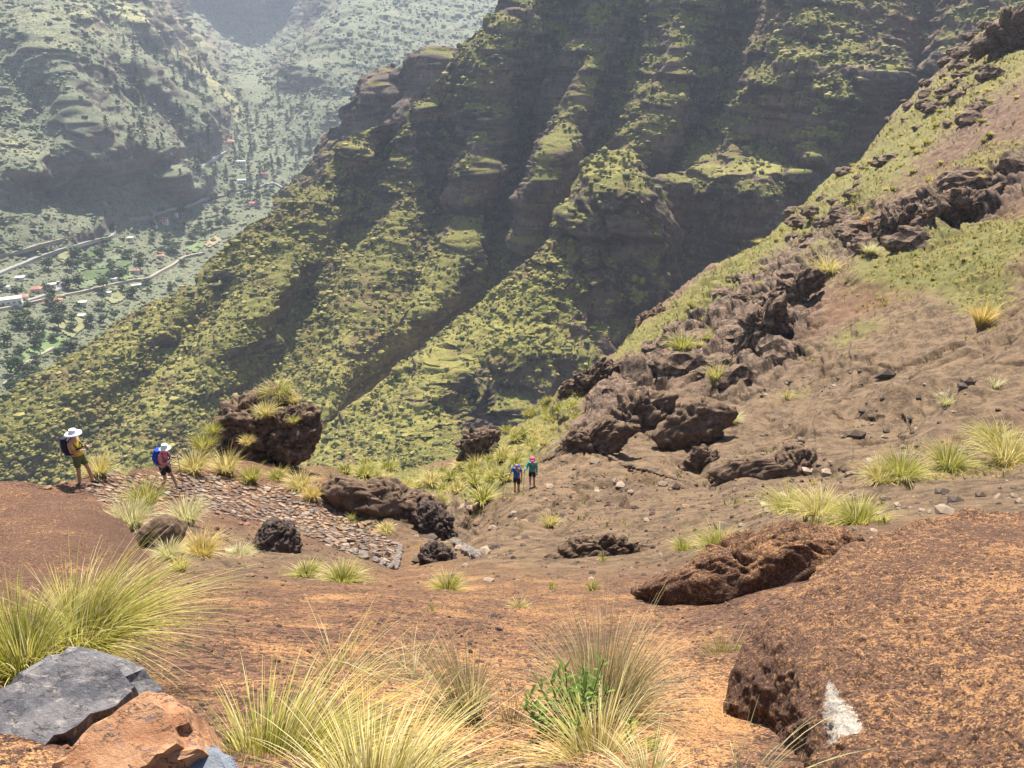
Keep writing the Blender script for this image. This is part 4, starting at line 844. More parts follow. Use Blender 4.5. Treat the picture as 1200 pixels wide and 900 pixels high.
# leafy herb in the foreground
def herb(x, y, R, n, rad, h, seed, tintc, leafL, **props):
    r = np.random.default_rng(seed); q = ray(x, y) * R; V = []; Fs = []; C = []; o = 0; SV = []; SF = []; so_ = 0
    for k in range(n):
        a = r.uniform(0, 6.28); rr = rad * math.sqrt(r.uniform()); tip = np.array([rr * math.cos(a), rr * math.sin(a), h * r.uniform(.45, 1)]); b0 = tip * [.25, .25, 0]
        for i in range(4):   # stem
            t0, t1 = i / 4, (i + 1) / 4
            for t in (t0, t1):
                c = b0 + (tip - b0) * t; SV += [c + [.0025, 0, 0], c + [-.0015, .002, 0], c + [-.0015, -.002, 0]]
            SF += [[so_, so_ + 1, so_ + 4, so_ + 3], [so_ + 1, so_ + 2, so_ + 5, so_ + 4], [so_ + 2, so_, so_ + 3, so_ + 5]]; so_ += 6
        for j in range(13):
            t = .45 + .55 * j / 12; c = b0 + (tip - b0) * t; an = j * 2.4 + k; e = .15 + .75 * t; L = leafL * r.uniform(.7, 1.15)
            d = np.array([math.cos(an) * math.cos(e), math.sin(an) * math.cos(e), math.sin(e)]); s = np.cross(d, [0, 0, 1]); s /= np.linalg.norm(s); up = np.cross(s, d)
            pts = [c, c + d * L * .35 + s * L * .13, c + d * L * .35 - s * L * .13, c + d * L * .36 - up * L * .03, c + d * L * .72 + s * L * .09 - up * L * .05, c + d * L * .72 - s * L * .09 - up * L * .05, c + d * L - up * L * .14]
            V += pts; Fs += [[o, o + 1, o + 3], [o, o + 3, o + 2], [o + 1, o + 4, o + 3], [o + 3, o + 4, o + 6], [o + 3, o + 6, o + 5], [o + 3, o + 5, o + 2]]; o += 7
            C += [np.array(tintc) * r.uniform(.7, 1.3)] * 7
    e = empty('leafy_plant', q, 0, **props)
    link('foliage', mk_mesh('foliage', np.array(V), np.array(Fs), M_LEAF, True, colattr=np.array(C)), e)
    link('stem', mk_mesh('stem', np.array(SV), np.array(SF), M_STEM, True), e)
M_STEM = flat('stem_wood', (.16, .12, .06)); M_BARK = flat('bark', (.13, .10, .075)); M_TWIG = flat('dry_twig', (.24, .18, .13))
herb(672, 868, 3.15, 26, .20, .30, 3, (.15, .22, .045), .055, label='leafy bright green herb growing inside the dry tussock at bottom centre', category='plant')
herb(735, 905, 3.0, 9, .12, .18, 4, (.22, .27, .06), .035, label='small yellow green weed right of the leafy herb', category='plant')
def twig(pts, rad, **props):
    P = np.array([ray(x, y) * R for x, y, R in pts]); V = []; Fs = []; n = len(P)
    t = np.linspace(0, n - 1, n * 5); Q = np.stack([np.interp(t, np.arange(n), P[:, i]) for i in range(3)], 1); Q += fbm(Q * 9, 2, 5)[:, None] * .012
    for i, c in enumerate(Q):
        r = rad * (1 - .8 * i / len(Q))
        for k in range(6): V.append(c + np.array([0, math.cos(k * 1.047), math.sin(k * 1.047)]) * r)
    for i in range(len(Q) - 1):
        for k in range(6): Fs.append([i * 6 + k, i * 6 + (k + 1) % 6, i * 6 + 6 + (k + 1) % 6, i * 6 + 6 + k])
    return np.array(V), np.array(Fs)
def twig_thing(branches, **props):
    VV = []; FF = []; o = 0
    for pts, rad in branches:
        v, f = twig(pts, rad); VV.append(v); FF.append(f + o); o += len(v)
    link('dry_branch', mk_mesh('dry_branch', np.concatenate(VV), np.concatenate(FF), M_TWIG), **props)
twig_thing([([(725, 835, 3.35), (755, 812, 3.5), (780, 800, 3.7), (810, 794, 3.9), (850, 790, 4.1)], .006), ([(725, 822, 3.4), (770, 796, 3.6), (800, 796, 3.8)], .004), ([(735, 845, 3.3), (765, 850, 3.35), (775, 840, 3.4)], .005)], label='dry branch reaching right out of the dry brown tussock', category='branch')
twig_thing([([(640, 838, 3.3), (615, 815, 3.3), (598, 795, 3.3), (578, 778, 3.3)], .003), ([(600, 798, 3.3), (603, 780, 3.3)], .002)], label='thin dead stem leaning left between the straw clump and the herb', category='branch')
twig_thing([([(714, 835, 3.3), (722, 800, 3.25), (726, 765, 3.2), (724, 752, 3.2)], .003), ([(722, 800, 3.25), (712, 780, 3.2)], .002)], label='upright dark seed stem above the dry brown tussock', category='branch')

# ---- stuff: scrub on the gorge, ground cover, gravel
def scatter_blobs(name, T, N, box, size, tints, seed, keep, mat=None, base=1, squash=.8, **props):
    r = np.random.default_rng(seed); x = r.uniform(box[0], box[2], N); y = r.uniform(box[1], box[3], N)
    j = ((x - T.cols[0]) / (T.cols[1] - T.cols[0])).astype(int).clip(0, len(T.cols) - 1); i = ((y - T.cy[j]) / (T.bot - T.cy[j]) * (T.n - 1)).astype(int)
    ok = (i > 0) & (i < T.n - 1); x, y, i, j = x[ok], y[ok], i[ok], j[ok]
    k = keep(T, i, j, r); i, j = i[k], j[k]; P = T.P[i, j]; n = len(P); Rr = T.R[i, j]
    Vb, Fb = ICO[base]; s = size(Rr, r)
    V = Vb[None] * (s[:, None, None]) * r.uniform(.7, 1.3, (n, 1, 3)) * np.array([1, 1, squash]) * r.uniform(.75, 1.25, (n, len(Vb), 1)) + (P + T.N[i, j] * s[:, None] * .2)[:, None]
    Fs = (Fb[None] + (np.arange(n) * len(Vb))[:, None, None]).reshape(-1, 3)
    tt = np.array(tints); C = tt[r.integers(0, len(tt), n)] * r.uniform(.75, 1.25, (n, 1))
    link(name, mk_mesh(name, V.reshape(-1, 3), Fs, mat or M_SHRUB, False, colattr=np.repeat(C, len(Vb), 0)), kind='stuff', **props)
OL = [(.15, .14, .04), (.20, .18, .05), (.11, .11, .035), (.25, .215, .06), (.075, .078, .028), (.30, .25, .08)]
kp = lambda T, i, j, r: T.A['veg'][i, j] + .35 * noise(T.P[i, j] / 14, 3) > r.uniform(.15, .75, len(i))
scatter_blobs('scrub', TB, 90000, (-20, -20, 1210, 600), lambda R, r: np.minimum(r.lognormal(-.4, .52, len(R)), 2.6) * R / 450, OL, 1, kp)
scatter_blobs('scrub', T1, 20000, (360, 170, 830, 600), lambda R, r: np.minimum(r.lognormal(-.45, .52, len(R)), 2.4) * R / 400, OL + [(.24, .24, .06)], 2, kp)
scatter_blobs('scrub', TC, 42000, (-20, -20, 640, 470), lambda R, r: np.minimum(r.lognormal(-.35, .7, len(R)), 3.5) * R / 900, [(.12, .137, .08), (.15, .162, .09), (.18, .187, .10), (.10, .115, .07), (.20, .203, .11)], 3, lambda T, i, j, r: T.A['veg'][i, j] + .5 * noise(T.P[i, j] / 60, 3) > r.uniform(.3, 1.0, len(i)))
def grass_cover(N, box, seed):
    r = np.random.default_rng(seed); T = TA; x = r.uniform(box[0], box[2], N); y = r.uniform(box[1], box[3], N)
    j = ((x - T.cols[0]) / (T.cols[1] - T.cols[0])).astype(int).clip(0, len(T.cols) - 1); i = ((y - T.cy[j]) / (T.bot - T.cy[j]) * (T.n - 1)).astype(int)
    ok = (i > 0) & (i < T.n - 1); i, j = i[ok], j[ok]; k = (T.A['green'][i, j] + .8 * noise(T.P[i, j] / 2.6, 3) > r.uniform(.3, 1.0, len(i))) & (T.R[i, j] > 12)
    i, j = i[k], j[k]; P = T.P[i, j]; n = len(P); B = 7; s = np.maximum(.14, T.R[i, j] * 2.6 / F) * r.uniform(.6, 1.5, n)
    ph = r.uniform(0, 6.28, (n, B)); ln = r.uniform(.2, .9, (n, B)); d = np.stack([np.cos(ph) * ln, np.sin(ph) * ln, np.full((n, B), .9)], -1) * (s[:, None] * r.uniform(.6, 1.2, (n, B)))[..., None]
    sd = np.stack([-np.sin(ph), np.cos(ph), ph * 0], -1) * (s[:, None, None] * .14)
    b = P[:, None] - [0, 0, .03]; V = np.stack([b - sd, b + sd, b + d], 2).reshape(-1, 3); tt = np.array([(.20, .19, .04), (.32, .27, .06), (.46, .36, .11), (.13, .14, .03), (.56, .43, .17)])
    C = np.repeat(tt[r.integers(0, 5, n)] * r.uniform(.8, 1.2, (n, 1)), 3 * B, 0)
    link('grass_cover', mk_mesh('grass_cover', V, np.arange(len(V)).reshape(-1, 3), M_GRASS, False, colattr=C), kind='stuff')
grass_cover(60000, (390, 10, 1210, 620), 4)
def gravel(N, seed):
    scatter_blobs('gravel', TA, N, (-20, 560, 900, 930), lambda R, r: np.minimum(r.lognormal(-.45, .6, len(R)), 3.2) * .0016 * R, [(.11, .055, .045), (.17, .085, .06), (.08, .05, .042), (.26, .15, .09), (.22, .11, .07)], seed,
                  lambda T, i, j, r: (.75 + .9 * noise(T.P[i, j] / (T.R[i, j][:, None] * .12), 3) - T.A['dust'][i, j] * .5 > r.uniform(0, 1, len(i))), squash=.7)
gravel(16000, 9)
scatter_blobs('gravel', TA, 2600, (480, 440, 1200, 680), lambda R, r: np.minimum(r.lognormal(-.5, .6, len(R)), 3) * .0040 * R, [(.13, .085, .06), (.20, .14, .10), (.08, .055, .045), (.30, .22, .16)], 31,
              lambda T, i, j, r: (.4 + 1.2 * noise(T.P[i, j] / 4.0, 3) > r.uniform(0, 1, len(i))) & (T.A['green'][i, j] < .3) & (T.R[i, j] < 60), squash=.7)

# ================================================================ valley: roads, fields, houses, trees
def flatmat(n, c, v=.2, sc=.5): return flat(n, c, .9, .2, v, sc)
M_ROAD = flatmat('road_surface', (.22, .215, .20), .1); M_TRACK = flatmat('dirt_track', (.25, .22, .17), .15)
def ribbon(name, pts, w, mat, T=TC, lift=1.6):
    n = max(8, int(sum(math.hypot(a[0] - b[0], a[1] - b[1]) for a, b in zip(pts[:-1], pts[1:])) / 4)); t = np.linspace(0, len(pts) - 1, n)
    X = np.interp(t, range(len(pts)), [p[0] for p in pts]); Y = np.interp(t, range(len(pts)), [p[1] for p in pts])
    P = np.array([T.at(x, y) for x, y in zip(X, Y)]); 
    for k in range(3): P[1:-1] = (P[:-2] + P[1:-1] * 2 + P[2:]) / 4
    d = np.gradient(P, axis=0); d[:, 2] = 0; d /= np.linalg.norm(d, axis=1, keepdims=True) + 1e-9; s = np.stack([-d[:, 1], d[:, 0], d[:, 0] * 0], 1) * w / 2
    rows = np.stack([P - s * 1.05 - [0, 0, 1.5], P - s + [0, 0, lift], P + s + [0, 0, lift], P + s * 1.05 - [0, 0, 1.5]], 1); idx = np.arange(n * 4).reshape(n, 4)
    Fq = np.stack([idx[:-1, :-1], idx[:-1, 1:], idx[1:, 1:], idx[1:, :-1]], -1).reshape(-1, 4)
    link(name, mk_mesh(name, rows.reshape(-1, 3), Fq, mat, False), kind='structure')
ribbon('road', [(-20, 330), (0, 321), (24, 311), (59, 297), (75, 292), (113, 282), (131, 278), (134, 271), (130, 266)], 4.6, M_ROAD)
ribbon('track', [(-20, 305), (0, 300), (23, 295), (53, 286), (85, 279)], 3.2, M_TRACK)
ribbon('road', [(24, 356), (44, 351), (59, 345), (71, 339), (75, 334), (72, 331), (66, 332)], 4.2, M_ROAD)
ribbon('road', [(-20, 368), (10, 362), (33, 357), (61, 350), (100, 342), (128, 335), (157, 329), (173, 328), (200, 313), (215, 302), (240, 296)], 3.4, M_TRACK)
ribbon('road', [(150, 258), (170, 256), (181, 251), (195, 246), (213, 243), (225, 240), (235, 234), (255, 231), (280, 227), (300, 221), (320, 214), (334, 222)], 4.6, M_ROAD)
ribbon('road', [(232, 199), (240, 191), (248, 187), (256, 183), (264, 178)], 4.6, M_ROAD)
ribbon('track', [(8, 452), (22, 440), (35, 424), (50, 416), (62, 410)], 3.5, M_TRACK)
def drape(name, poly, mat, lift=.9, T=TC):
    ys, xs = np.where(inpoly(T.px, T.py, poly)); ok = (ys < T.n - 1) & (xs < len(T.cols) - 1); ys, xs = ys[ok], xs[ok]
    keys = {}; V = []; Fq = []
    def vid(i, j):
        if (i, j) not in keys: keys[(i, j)] = len(V); V.append(T.P[i, j] + T.N[i, j] * .3 + [0, 0, lift])
        return keys[(i, j)]
    for i, j in zip(ys, xs): Fq.append([vid(i, j), vid(i + 1, j), vid(i + 1, j + 1), vid(i, j + 1)])
    if Fq: link(name, mk_mesh(name, np.array(V), np.array(Fq), mat, True), kind='structure')
MF = {k: flatmat('field_' + k, c, .25, .25) for k, c in dict(bright=(.12, .17, .06), green=(.11, .14, .07), yellow=(.17, .17, .08), dark=(.06, .09, .03), earth=(.26, .20, .12)).items()}
for poly, k in [([(28, 412), (60, 396), (76, 400), (48, 418)], 'bright'), ([(0, 425), (22, 412), (34, 420), (8, 436)], 'bright'), ([(30, 402), (52, 390), (64, 394), (44, 406)], 'green'), ([(60, 388), (85, 372), (104, 378), (84, 398)], 'yellow'),
                ([(84, 315), (120, 305), (150, 298), (152, 302), (90, 321)], 'green'), ([(80, 326), (150, 306), (156, 310), (90, 332)], 'dark'), ([(86, 334), (150, 314), (158, 319), (96, 341)], 'green'), ([(125, 326), (150, 320), (155, 325), (132, 331)], 'bright'),
                ([(216, 292), (236, 280), (244, 284), (228, 296)], 'bright'), ([(60, 300), (92, 292), (100, 297), (66, 308)], 'yellow'), ([(95, 298), (135, 286), (140, 290), (100, 303)], 'dark'), ([(236, 284), (252, 276), (258, 282), (244, 292)], 'earth'),
                ([(120, 348), (140, 340), (150, 346), (130, 356)], 'yellow')]:
    drape('field', poly, MF[k])
M_WALL = flatmat('white_plaster', (.62, .60, .55), .06, 2); M_PINK = flatmat('pink_plaster', (.72, .48, .42), .08, 2); M_TILE = flatmat('red_roof_tiles', (.36, .17, .12), .25, 4); M_WIN = flat('window_glass', (.05, .06, .08), .2, .6, .1); M_FLATR = flatmat('flat_roof', (.62, .58, .54), .1, 2); M_DOOR = flat('wooden_door', (.18, .09, .05))
def box(c, s):
    V = np.array([[x, y, z] for x in (-.5, .5) for y in (-.5, .5) for z in (0, 1)]) * s + c
    return V, np.array([[0, 1, 3, 2], [4, 6, 7, 5], [0, 4, 5, 1], [2, 3, 7, 6], [0, 2, 6, 4], [1, 5, 7, 3]])
def part(name, vf, mat, par): return link(name, mk_mesh(name, vf[0], vf[1], mat, False), par)
def house(x, y, L, Wd, H, rz, kind, label, group=None):
    q = TC.at(x, y); e = empty('house', q, rz, label=label, category='house')
    if group: e['group'] = group
    part('wall', box((0, 0, -3), (L, Wd, H + 3)), M_PINK if kind == 'pink' else M_WALL, e)
    if kind == 'flat':
        part('roof', box((0, 0, H), (L + .6, Wd + .6, .5)), M_FLATR, e)
    else:
        o = .6; a, b = L / 2 + o, Wd / 2 + o
        V = np.array([[-a, -b, H], [a, -b, H], [a, b, H], [-a, b, H], [-a + b, 0, H + Wd * .28], [a - b * .9, 0, H + Wd * .28], [-a, -b, H - .25], [a, -b, H - .25], [a, b, H - .25], [-a, b, H - .25]])
        me = mk_mesh('roof', V, [np.array([[0, 1, 5, 4], [2, 3, 4, 5], [0, 6, 7, 1], [1, 7, 8, 2], [2, 8, 9, 3], [3, 9, 6, 0], [6, 9, 8, 7]]), np.array([[1, 2, 5], [3, 0, 4]])], M_TILE, False); link('roof', me, e)
    for s, wx in enumerate(np.arange(-L / 2 + 2, L / 2 - 1, 3.2)):
        part('door' if s == 1 else 'window', box((wx, -Wd / 2 - .02, 0.1 if s == 1 else 1.1), (1.1 if s == 1 else 1.3, .1, 2.1 if s == 1 else 1.2)), M_DOOR if s == 1 else M_WIN, e)
HS = [(62, 357, 15, 11, 4, .3, 'red', 'red roofed house beside the long white building at the left edge of the valley'), (10, 356, 22, 9, 5, .45, 'flat', 'long white building at the far left beside the red roofed house'), (26, 352, 10, 7, 4, .4, 'red', 'small red roofed house just above the long white building'),
      (44, 344, 9, 7, 5, .2, 'pink', 'pinkish house inside the curve of the lower valley road'), (60, 338, 10, 5, 3.5, .3, 'flat', 'white flat roofed house near the end of the curved road'), (6, 341, 9, 5, 4, .3, 'flat', 'small white house at the left edge above the long building'),
      (24, 329, 8, 6, 3, .3, 'flat', 'pale flat roofed hut under the upper valley road'), (122, 347, 16, 4, 2.5, .2, 'flat', 'long low white shed right of the red roofed houses'), (97, 358, 7, 5, 3, .2, 'flat', 'small white hut alone on the open ground below the track'),
      (94, 373, 9, 5, 2.5, 0, 'flat', 'low white shed beside the yellow field'), (134, 331, 8, 6, 4, .1, 'flat', 'grey white house on the track by the green terraces'), (159, 321, 8, 6, 4, .2, 'red', 'red roofed hut at the end of the terraces'),
      (188, 302, 8, 6, 4, .2, 'red', 'red roofed house in the trees near the foot of the ridge'), (163, 337, 14, 4, 2.5, .3, 'flat', 'long pale shed closest to the foot of the ridge'),
      (268, 169, 22, 14, 6, .1, 'red', 'large pink red building highest up the valley'), (190, 260, 15, 10, 5, .2, 'pink', 'pinkish house below the middle valley road'), (180, 265, 9, 7, 4, .2, 'flat', 'white house left of the pinkish one below the middle road'),
      (210, 248, 8, 6, 4, .2, 'red', 'small red roofed house by the middle valley road'), (284, 213, 14, 8, 4, .3, 'flat', 'white house at the bend of the upper road'), (309, 207, 18, 10, 5, .1, 'pink', 'pale pink house right of the one at the upper road bend'),
      (281, 193, 22, 9, 5, .1, 'flat', 'wide pale house on the terraces in the upper valley'), (298, 240, 18, 8, 4, .1, 'pink', 'pink roofed house closest behind the ridge crest'), (250, 145, 12, 8, 5, .1, 'flat', 'white house highest in the pine slope'), (241, 242, 12, 5, 3, .1, 'flat', 'low white shed between the road and the ridge'),
      (154, 282, 7, 6, 4, .1, 'flat', 'tiny white house near the road hairpin'), (206, 252, 7, 5, 3, .1, 'flat', 'tiny white hut below the middle road')]
for h in HS: house(h[0], h[1], h[2] * .72, h[3] * .72, h[4] * .8, *h[5:])
# trees: trunk and crown in one small mesh each (a few pixels tall)
def tree_mesh(kind, seed):
    r = np.random.default_rng(seed); V = []; Fs = []; MI = []; o = 0; C = []
    n = 6; tr = np.array([[math.cos(k * 6.283 / n) * w, math.sin(k * 6.283 / n) * w, z] for z, w in ((-1, .28), (2, .2), (8 if kind == 'pine' else 4, .06)) for k in range(n)])
    V.append(tr); C += [[.12, .09, .07]] * len(tr); Fs += [[a * n + k, a * n + (k + 1) % n, (a + 1) * n + (k + 1) % n, (a + 1) * n + k] for a in range(2) for k in range(n)]; MI += [0] * (2 * n); o = len(tr); nf = len(Fs)
    T3 = []; 
    for k in range(150 if kind == 'pine' else 190):
        if kind == 'pine': z = 1.2 + 9.3 * r.uniform() ** 1.1; w = max(.25, (10.9 - z) * .27 * r.uniform(.35, 1.15)); a = r.uniform(0, 6.283); c = np.array([w * math.cos(a), w * math.sin(a), z])
        else: c = r.normal(0, 1, 3); c /= np.linalg.norm(c); c = c * np.array([2.8, 2.8, 2.1]) * r.uniform(.5, 1.05) * (1 + .25 * math.sin(3 * c[0] + seed)) + [0, 0, 4.2]
        s = .75; t = r.normal(0, s, (3, 3)) * [1, 1, .6]; V.append(c + t); T3.append([o, o + 1, o + 2]); o += 3
        g = r.uniform(.7, 1.35); C += [np.array((.045, .065, .028) if kind == 'pine' else (.055, .08, .025)) * g] * 3
    me = mk_mesh('pine_tree' if kind == 'pine' else 'tree', np.concatenate(V), [np.array(Fs), np.array(T3)], [M_BARK, M_LEAF], False, matidx=MI + [1] * len(T3), colattr=np.array(C)); return me
PINE = [tree_mesh('pine', k) for k in range(4)]; BROAD = [tree_mesh('broad', k + 10) for k in range(4)]
scatter_things(gmask([(190, 120, 60, 70, 30, .9), (235, 170, 60, 60, 0, .9), (330, 140, 50, 60, 0, .8), (300, 180, 50, 30, 0, .8), (200, 80, 60, 20, 20, .5)]), 150, (.9, 1.6), 'dark pine among others on the slopes around the upper valley', 'pines around the upper valley', PINE, 15, TC, (110, 50, 400, 240), 'pine_tree', 'tree', mind=4, zs=1.15)
scatter_things(gmask([(60, 375, 90, 40, -15, .7), (30, 440, 40, 30, 0, 1), (200, 275, 90, 40, -30, .8), (290, 225, 70, 30, -20, .8), (60, 320, 80, 30, -20, .4)]), 130, (.8, 1.7), 'round dark tree among others on the valley floor', 'trees on the valley floor', BROAD, 16, TC, (0, 190, 380, 470), 'tree', 'tree', mind=6, zs=1.0)

# ================================================================ people
def grow(nodes, edges, sub=2):
    names = list(nodes); ix = {n: i for i, n in enumerate(names)}
    me = bpy.data.meshes.new('tmp'); me.from_pydata([nodes[n][0] for n in names], [(ix[a], ix[b]) for a, b in edges], [])
    o = bpy.data.objects.new('tmp', me); S.collection.objects.link(o)
    sk = o.modifiers.new('s', 'SKIN'); sk.use_smooth_shade = True
    for i, n in enumerate(names):
        r = nodes[n][1]; r = r if isinstance(r, tuple) else (r, r); me.skin_vertices[0].data[i].radius = r; me.skin_vertices[0].data[i].use_root = (i == 0)
    sb = o.modifiers.new('b', 'SUBSURF'); sb.levels = sub; sb.render_levels = sub
    dg = bpy.context.evaluated_depsgraph_get(); ev = o.evaluated_get(dg); m2 = ev.to_mesh()
    V = np.array([v.co[:] for v in m2.vertices]); Fq = [np.array([p.vertices[:] for p in m2.polygons if len(p.vertices) == k]) for k in (3, 4)]; Fq = [f for f in Fq if len(f)]
    ev.to_mesh_clear(); bpy.data.objects.remove(o); bpy.data.meshes.remove(me); return V, Fq
SKIN = flat('skin', (.42, .24, .17), .6, .3, .06, 30); HAIR = flat('hair', (.06, .035, .02), .6); EYE = flat('dark_eye', (.02, .02, .02), .3, .5, 0)
def cl(n, c): return flat(n, c, .85, .2, .12, 25)
def lathe(prof, c, n=28, sq=1.0):
    V = [[c[0] + r * math.cos(a), c[1] + sq * r * math.sin(a), c[2] + z] for r, z in prof for a in np.linspace(0, 6.2832, n, endpoint=False)]
    Fq = [[i * n + k, i * n + (k + 1) % n, (i + 1) * n + (k + 1) % n, (i + 1) * n + k] for i in range(len(prof) - 1) for k in range(n)]
    return np.array(V), np.array(Fq)
V3 = lambda *a: np.array(a, float)
def person(loc, rz, J, mats, label, hat, sleeves, hair=True, sc=1.0, pole=None, pack=None, extras=None, face_up=True):
    """J: joints (x forward, y left, z up), metres"""
    e = empty('person', loc, rz, label=label, category='person'); e.scale = (sc,) * 3
    N = {}; E = []
    def nd(n, p, r): N[n] = (tuple(p), r)
    nd('pel', J['pel'], (.115, .135)); nd('belly', J['pel'] * .5 + J['chest'] * .5, (.10, .125)); nd('chest', J['chest'], (.11, .15)); nd('neck', J['neck'], .052)
    hd = J['head']; nd('jaw', J['neck'] * .35 + hd * .65 + V3(.02, 0, -.01), .066); nd('skull', hd, (.088, .080)); nd('crown', hd + V3(-.012, 0, .075), .066)
    nd('nose', hd + V3(.105, 0, -.03), .011); E += [('pel', 'belly'), ('belly', 'chest'), ('chest', 'neck'), ('neck', 'jaw'), ('jaw', 'skull'), ('skull', 'crown'), ('skull', 'nose')]
    for s, sg in (('L', 1), ('R', -1)):
        sh, el, wr = J['sh' + s], J['el' + s], J['wr' + s]; nd('sh' + s, sh, .055); nd('ua' + s, sh * .5 + el * .5, .045); nd('el' + s, el, .037); nd('fa' + s, el * .6 + wr * .4, .036); nd('wr' + s, wr, .025)
        d = wr - el; d /= np.linalg.norm(d); sd = np.cross(d, V3(0, 0, 1)); sd = sd / (np.linalg.norm(sd) + 1e-6); dn = np.cross(d, sd)
        pm = wr + d * .06; nd('pm' + s, pm, (.018, .034)); E += [('chest', 'sh' + s), ('sh' + s, 'ua' + s), ('ua' + s, 'el' + s), ('el' + s, 'fa' + s), ('fa' + s, 'wr' + s), ('wr' + s, 'pm' + s)]
        for k, (off, L) in enumerate(((-.030, .060), (-.010, .072), (.010, .068), (.028, .052))):
            a = pm + d * .03 + sd * off; b = a + d * L * .55 + dn * .008; c = b + d * L * .35 + dn * .03
            nd(f'f{k}a' + s, a, .009); nd(f'f{k}b' + s, b, .0085); nd(f'f{k}c' + s, c, .007); E += [('pm' + s, f'f{k}a' + s), (f'f{k}a' + s, f'f{k}b' + s), (f'f{k}b' + s, f'f{k}c' + s)]
        th = wr + d * .03 - sd * .035 * sg; nd('ta' + s, th, .011); nd('tb' + s, th + d * .04 - sd * .015 * sg + dn * .02, .009); E += [('wr' + s, 'ta' + s), ('ta' + s, 'tb' + s)]
        hp, kn, an = J['hp' + s], J['kn' + s], J['an' + s]; toe = an + J.get('toe' + s, V3(.16, 0, -.055))
        nd('hp' + s, hp, .085); nd('th' + s, hp * .55 + kn * .45, .076); nd('kn' + s, kn, .054); nd('ca' + s, kn * .6 + an * .4, .056); nd('an' + s, an, .036); nd('he' + s, an + V3(-.04, 0, -.04), .035); nd('to' + s, toe, (.028, .042))
        E += [('pel', 'hp' + s), ('hp' + s, 'th' + s), ('th' + s, 'kn' + s), ('kn' + s, 'ca' + s), ('ca' + s, 'an' + s), ('an' + s, 'he' + s), ('an' + s, 'to' + s)]
    V, Fq = grow(N, E, 2)
    # eyes, mouth, ears joined into the body surface mesh
    o = len(V); Vs = [V]; Fx = list(Fq); mi = [0] * sum(len(f) for f in Fq); Vi, Fi = ICO[2]
    for c, r, mt in ((hd + V3(.080, .031, .0), V3(.010, .014, .008), 1), (hd + V3(.080, -.031, .0), V3(.010, .014, .008), 1), (hd + V3(.083, 0, -.07), V3(.008, .024, .006), 2), (hd + V3(0, .088, -.012), V3(.018, .012, .030), 0), (hd + V3(0, -.088, -.012), V3(.018, .012, .030), 0)):
        Vs.append(Vi * r + c); Fx.append(Fi + o); mi += [mt] * len(Fi); o += len(Vi)
    # merge same-sized face arrays keeping order
    me = mk_mesh('body', np.concatenate(Vs), Fx, [SKIN, EYE, M_LIP], True, matidx=mi); link('body', me, e)
    def cloth(name, nn, ee, mat, pn=None, **pr):
        V, Fq = grow(nn, ee, 2); return link(name, mk_mesh(name, V, Fq, mat, True), pn or e, **pr)
    g = lambda n, k=1.13, ad=.006: (N[n][0], tuple(np.array(N[n][1]) * k + ad) if isinstance(N[n][1], tuple) else N[n][1] * k + ad)
    nn = {k: g(k) for k in ('belly', 'chest')}; nn['hem'] = (tuple(J['pel'] + V3(0, 0, .02)), (.132, .155)); nn['col'] = (tuple(J['neck'] * .8 + J['chest'] * .2), .062); ee = [('hem', 'belly'), ('belly', 'chest'), ('chest', 'col')]
    for s in 'LR':
        nn['sh' + s] = g('sh' + s, 1.2); ee.append(('chest', 'sh' + s))
        if sleeves >= 1: nn['ua' + s] = g('ua' + s, 1.3); ee.append(('sh' + s, 'ua' + s))
        if sleeves >= 2: nn['el' + s] = g('el' + s, 1.25); nn['fa' + s] = g('fa' + s, 1.25); nn['wr' + s] = g('wr' + s, 1.3); ee += [('ua' + s, 'el' + s), ('el' + s, 'fa' + s), ('fa' + s, 'wr' + s)]
    cloth('shirt', nn, ee, mats['shirt'])
    nn = {'pel': (tuple(J['pel']), (.138, .160)), 'waist': (tuple(J['pel'] * .75 + J['chest'] * .25), (.118, .142))}; ee = [('pel', 'waist')]
    for s in 'LR':
        nn['hp' + s] = g('hp' + s, 1.15); nn['th' + s] = g('th' + s, 1.22); nn['tk' + s] = (tuple(J['hp' + s] * .3 + J['kn' + s] * .7), .082); ee += [('pel', 'hp' + s), ('hp' + s, 'th' + s), ('th' + s, 'tk' + s)]
    cloth('shorts', nn, ee, mats['shorts'])
    for s in 'LR':
        an = J['an' + s]; toe = an + J.get('toe' + s, V3(.16, 0, -.055))
        cloth('shoe', {'a': (tuple(an + V3(0, 0, .05)), .046), 'b': (tuple(an + V3(-.01, 0, -.02)), .052), 'h': (tuple(an + V3(-.055, 0, -.045)), .042), 't': (tuple(toe + V3(.02, 0, 0)), (.040, .050))}, [('b', 'a'), ('b', 'h'), ('b', 't')], mats['shoes'])
    if hair: cloth('hair', {'a': (tuple(hd + V3(-.035, 0, .045)), .088), 'b': (tuple(hd + V3(-.055, 0, -.035)), .075), 'c': (tuple(hd + V3(-.06, 0, -.12)), .045)}, [('a', 'b'), ('b', 'c')], HAIR)
    if hat:
        k, mt = hat
        if k == 'wide': v, f = lathe([(.30 * .72, -.015), (.215, .004), (.125, .022), (.103, .03), (.100, .08), (.085, .115), (.05, .132), (.001, .136)], hd + V3(0, 0, .045)); v[:, 2] += -.12 * np.maximum(0, np.abs(v[:, 0] - hd[0]) - .12)
        elif k == 'bucket': v, f = lathe([(.185, -.045), (.17, -.035), (.108, .025), (.104, .07), (.09, .105), (.05, .12), (.001, .122)], hd + V3(0, 0, .045))
        else: v, f = lathe([(.101, .0), (.101, .03), (.092, .065), (.065, .092), (.03, .102), (.001, .104)], hd + V3(0, 0, .045)); 
        h = link('hat', mk_mesh('hat', v, f, mt, True), e)
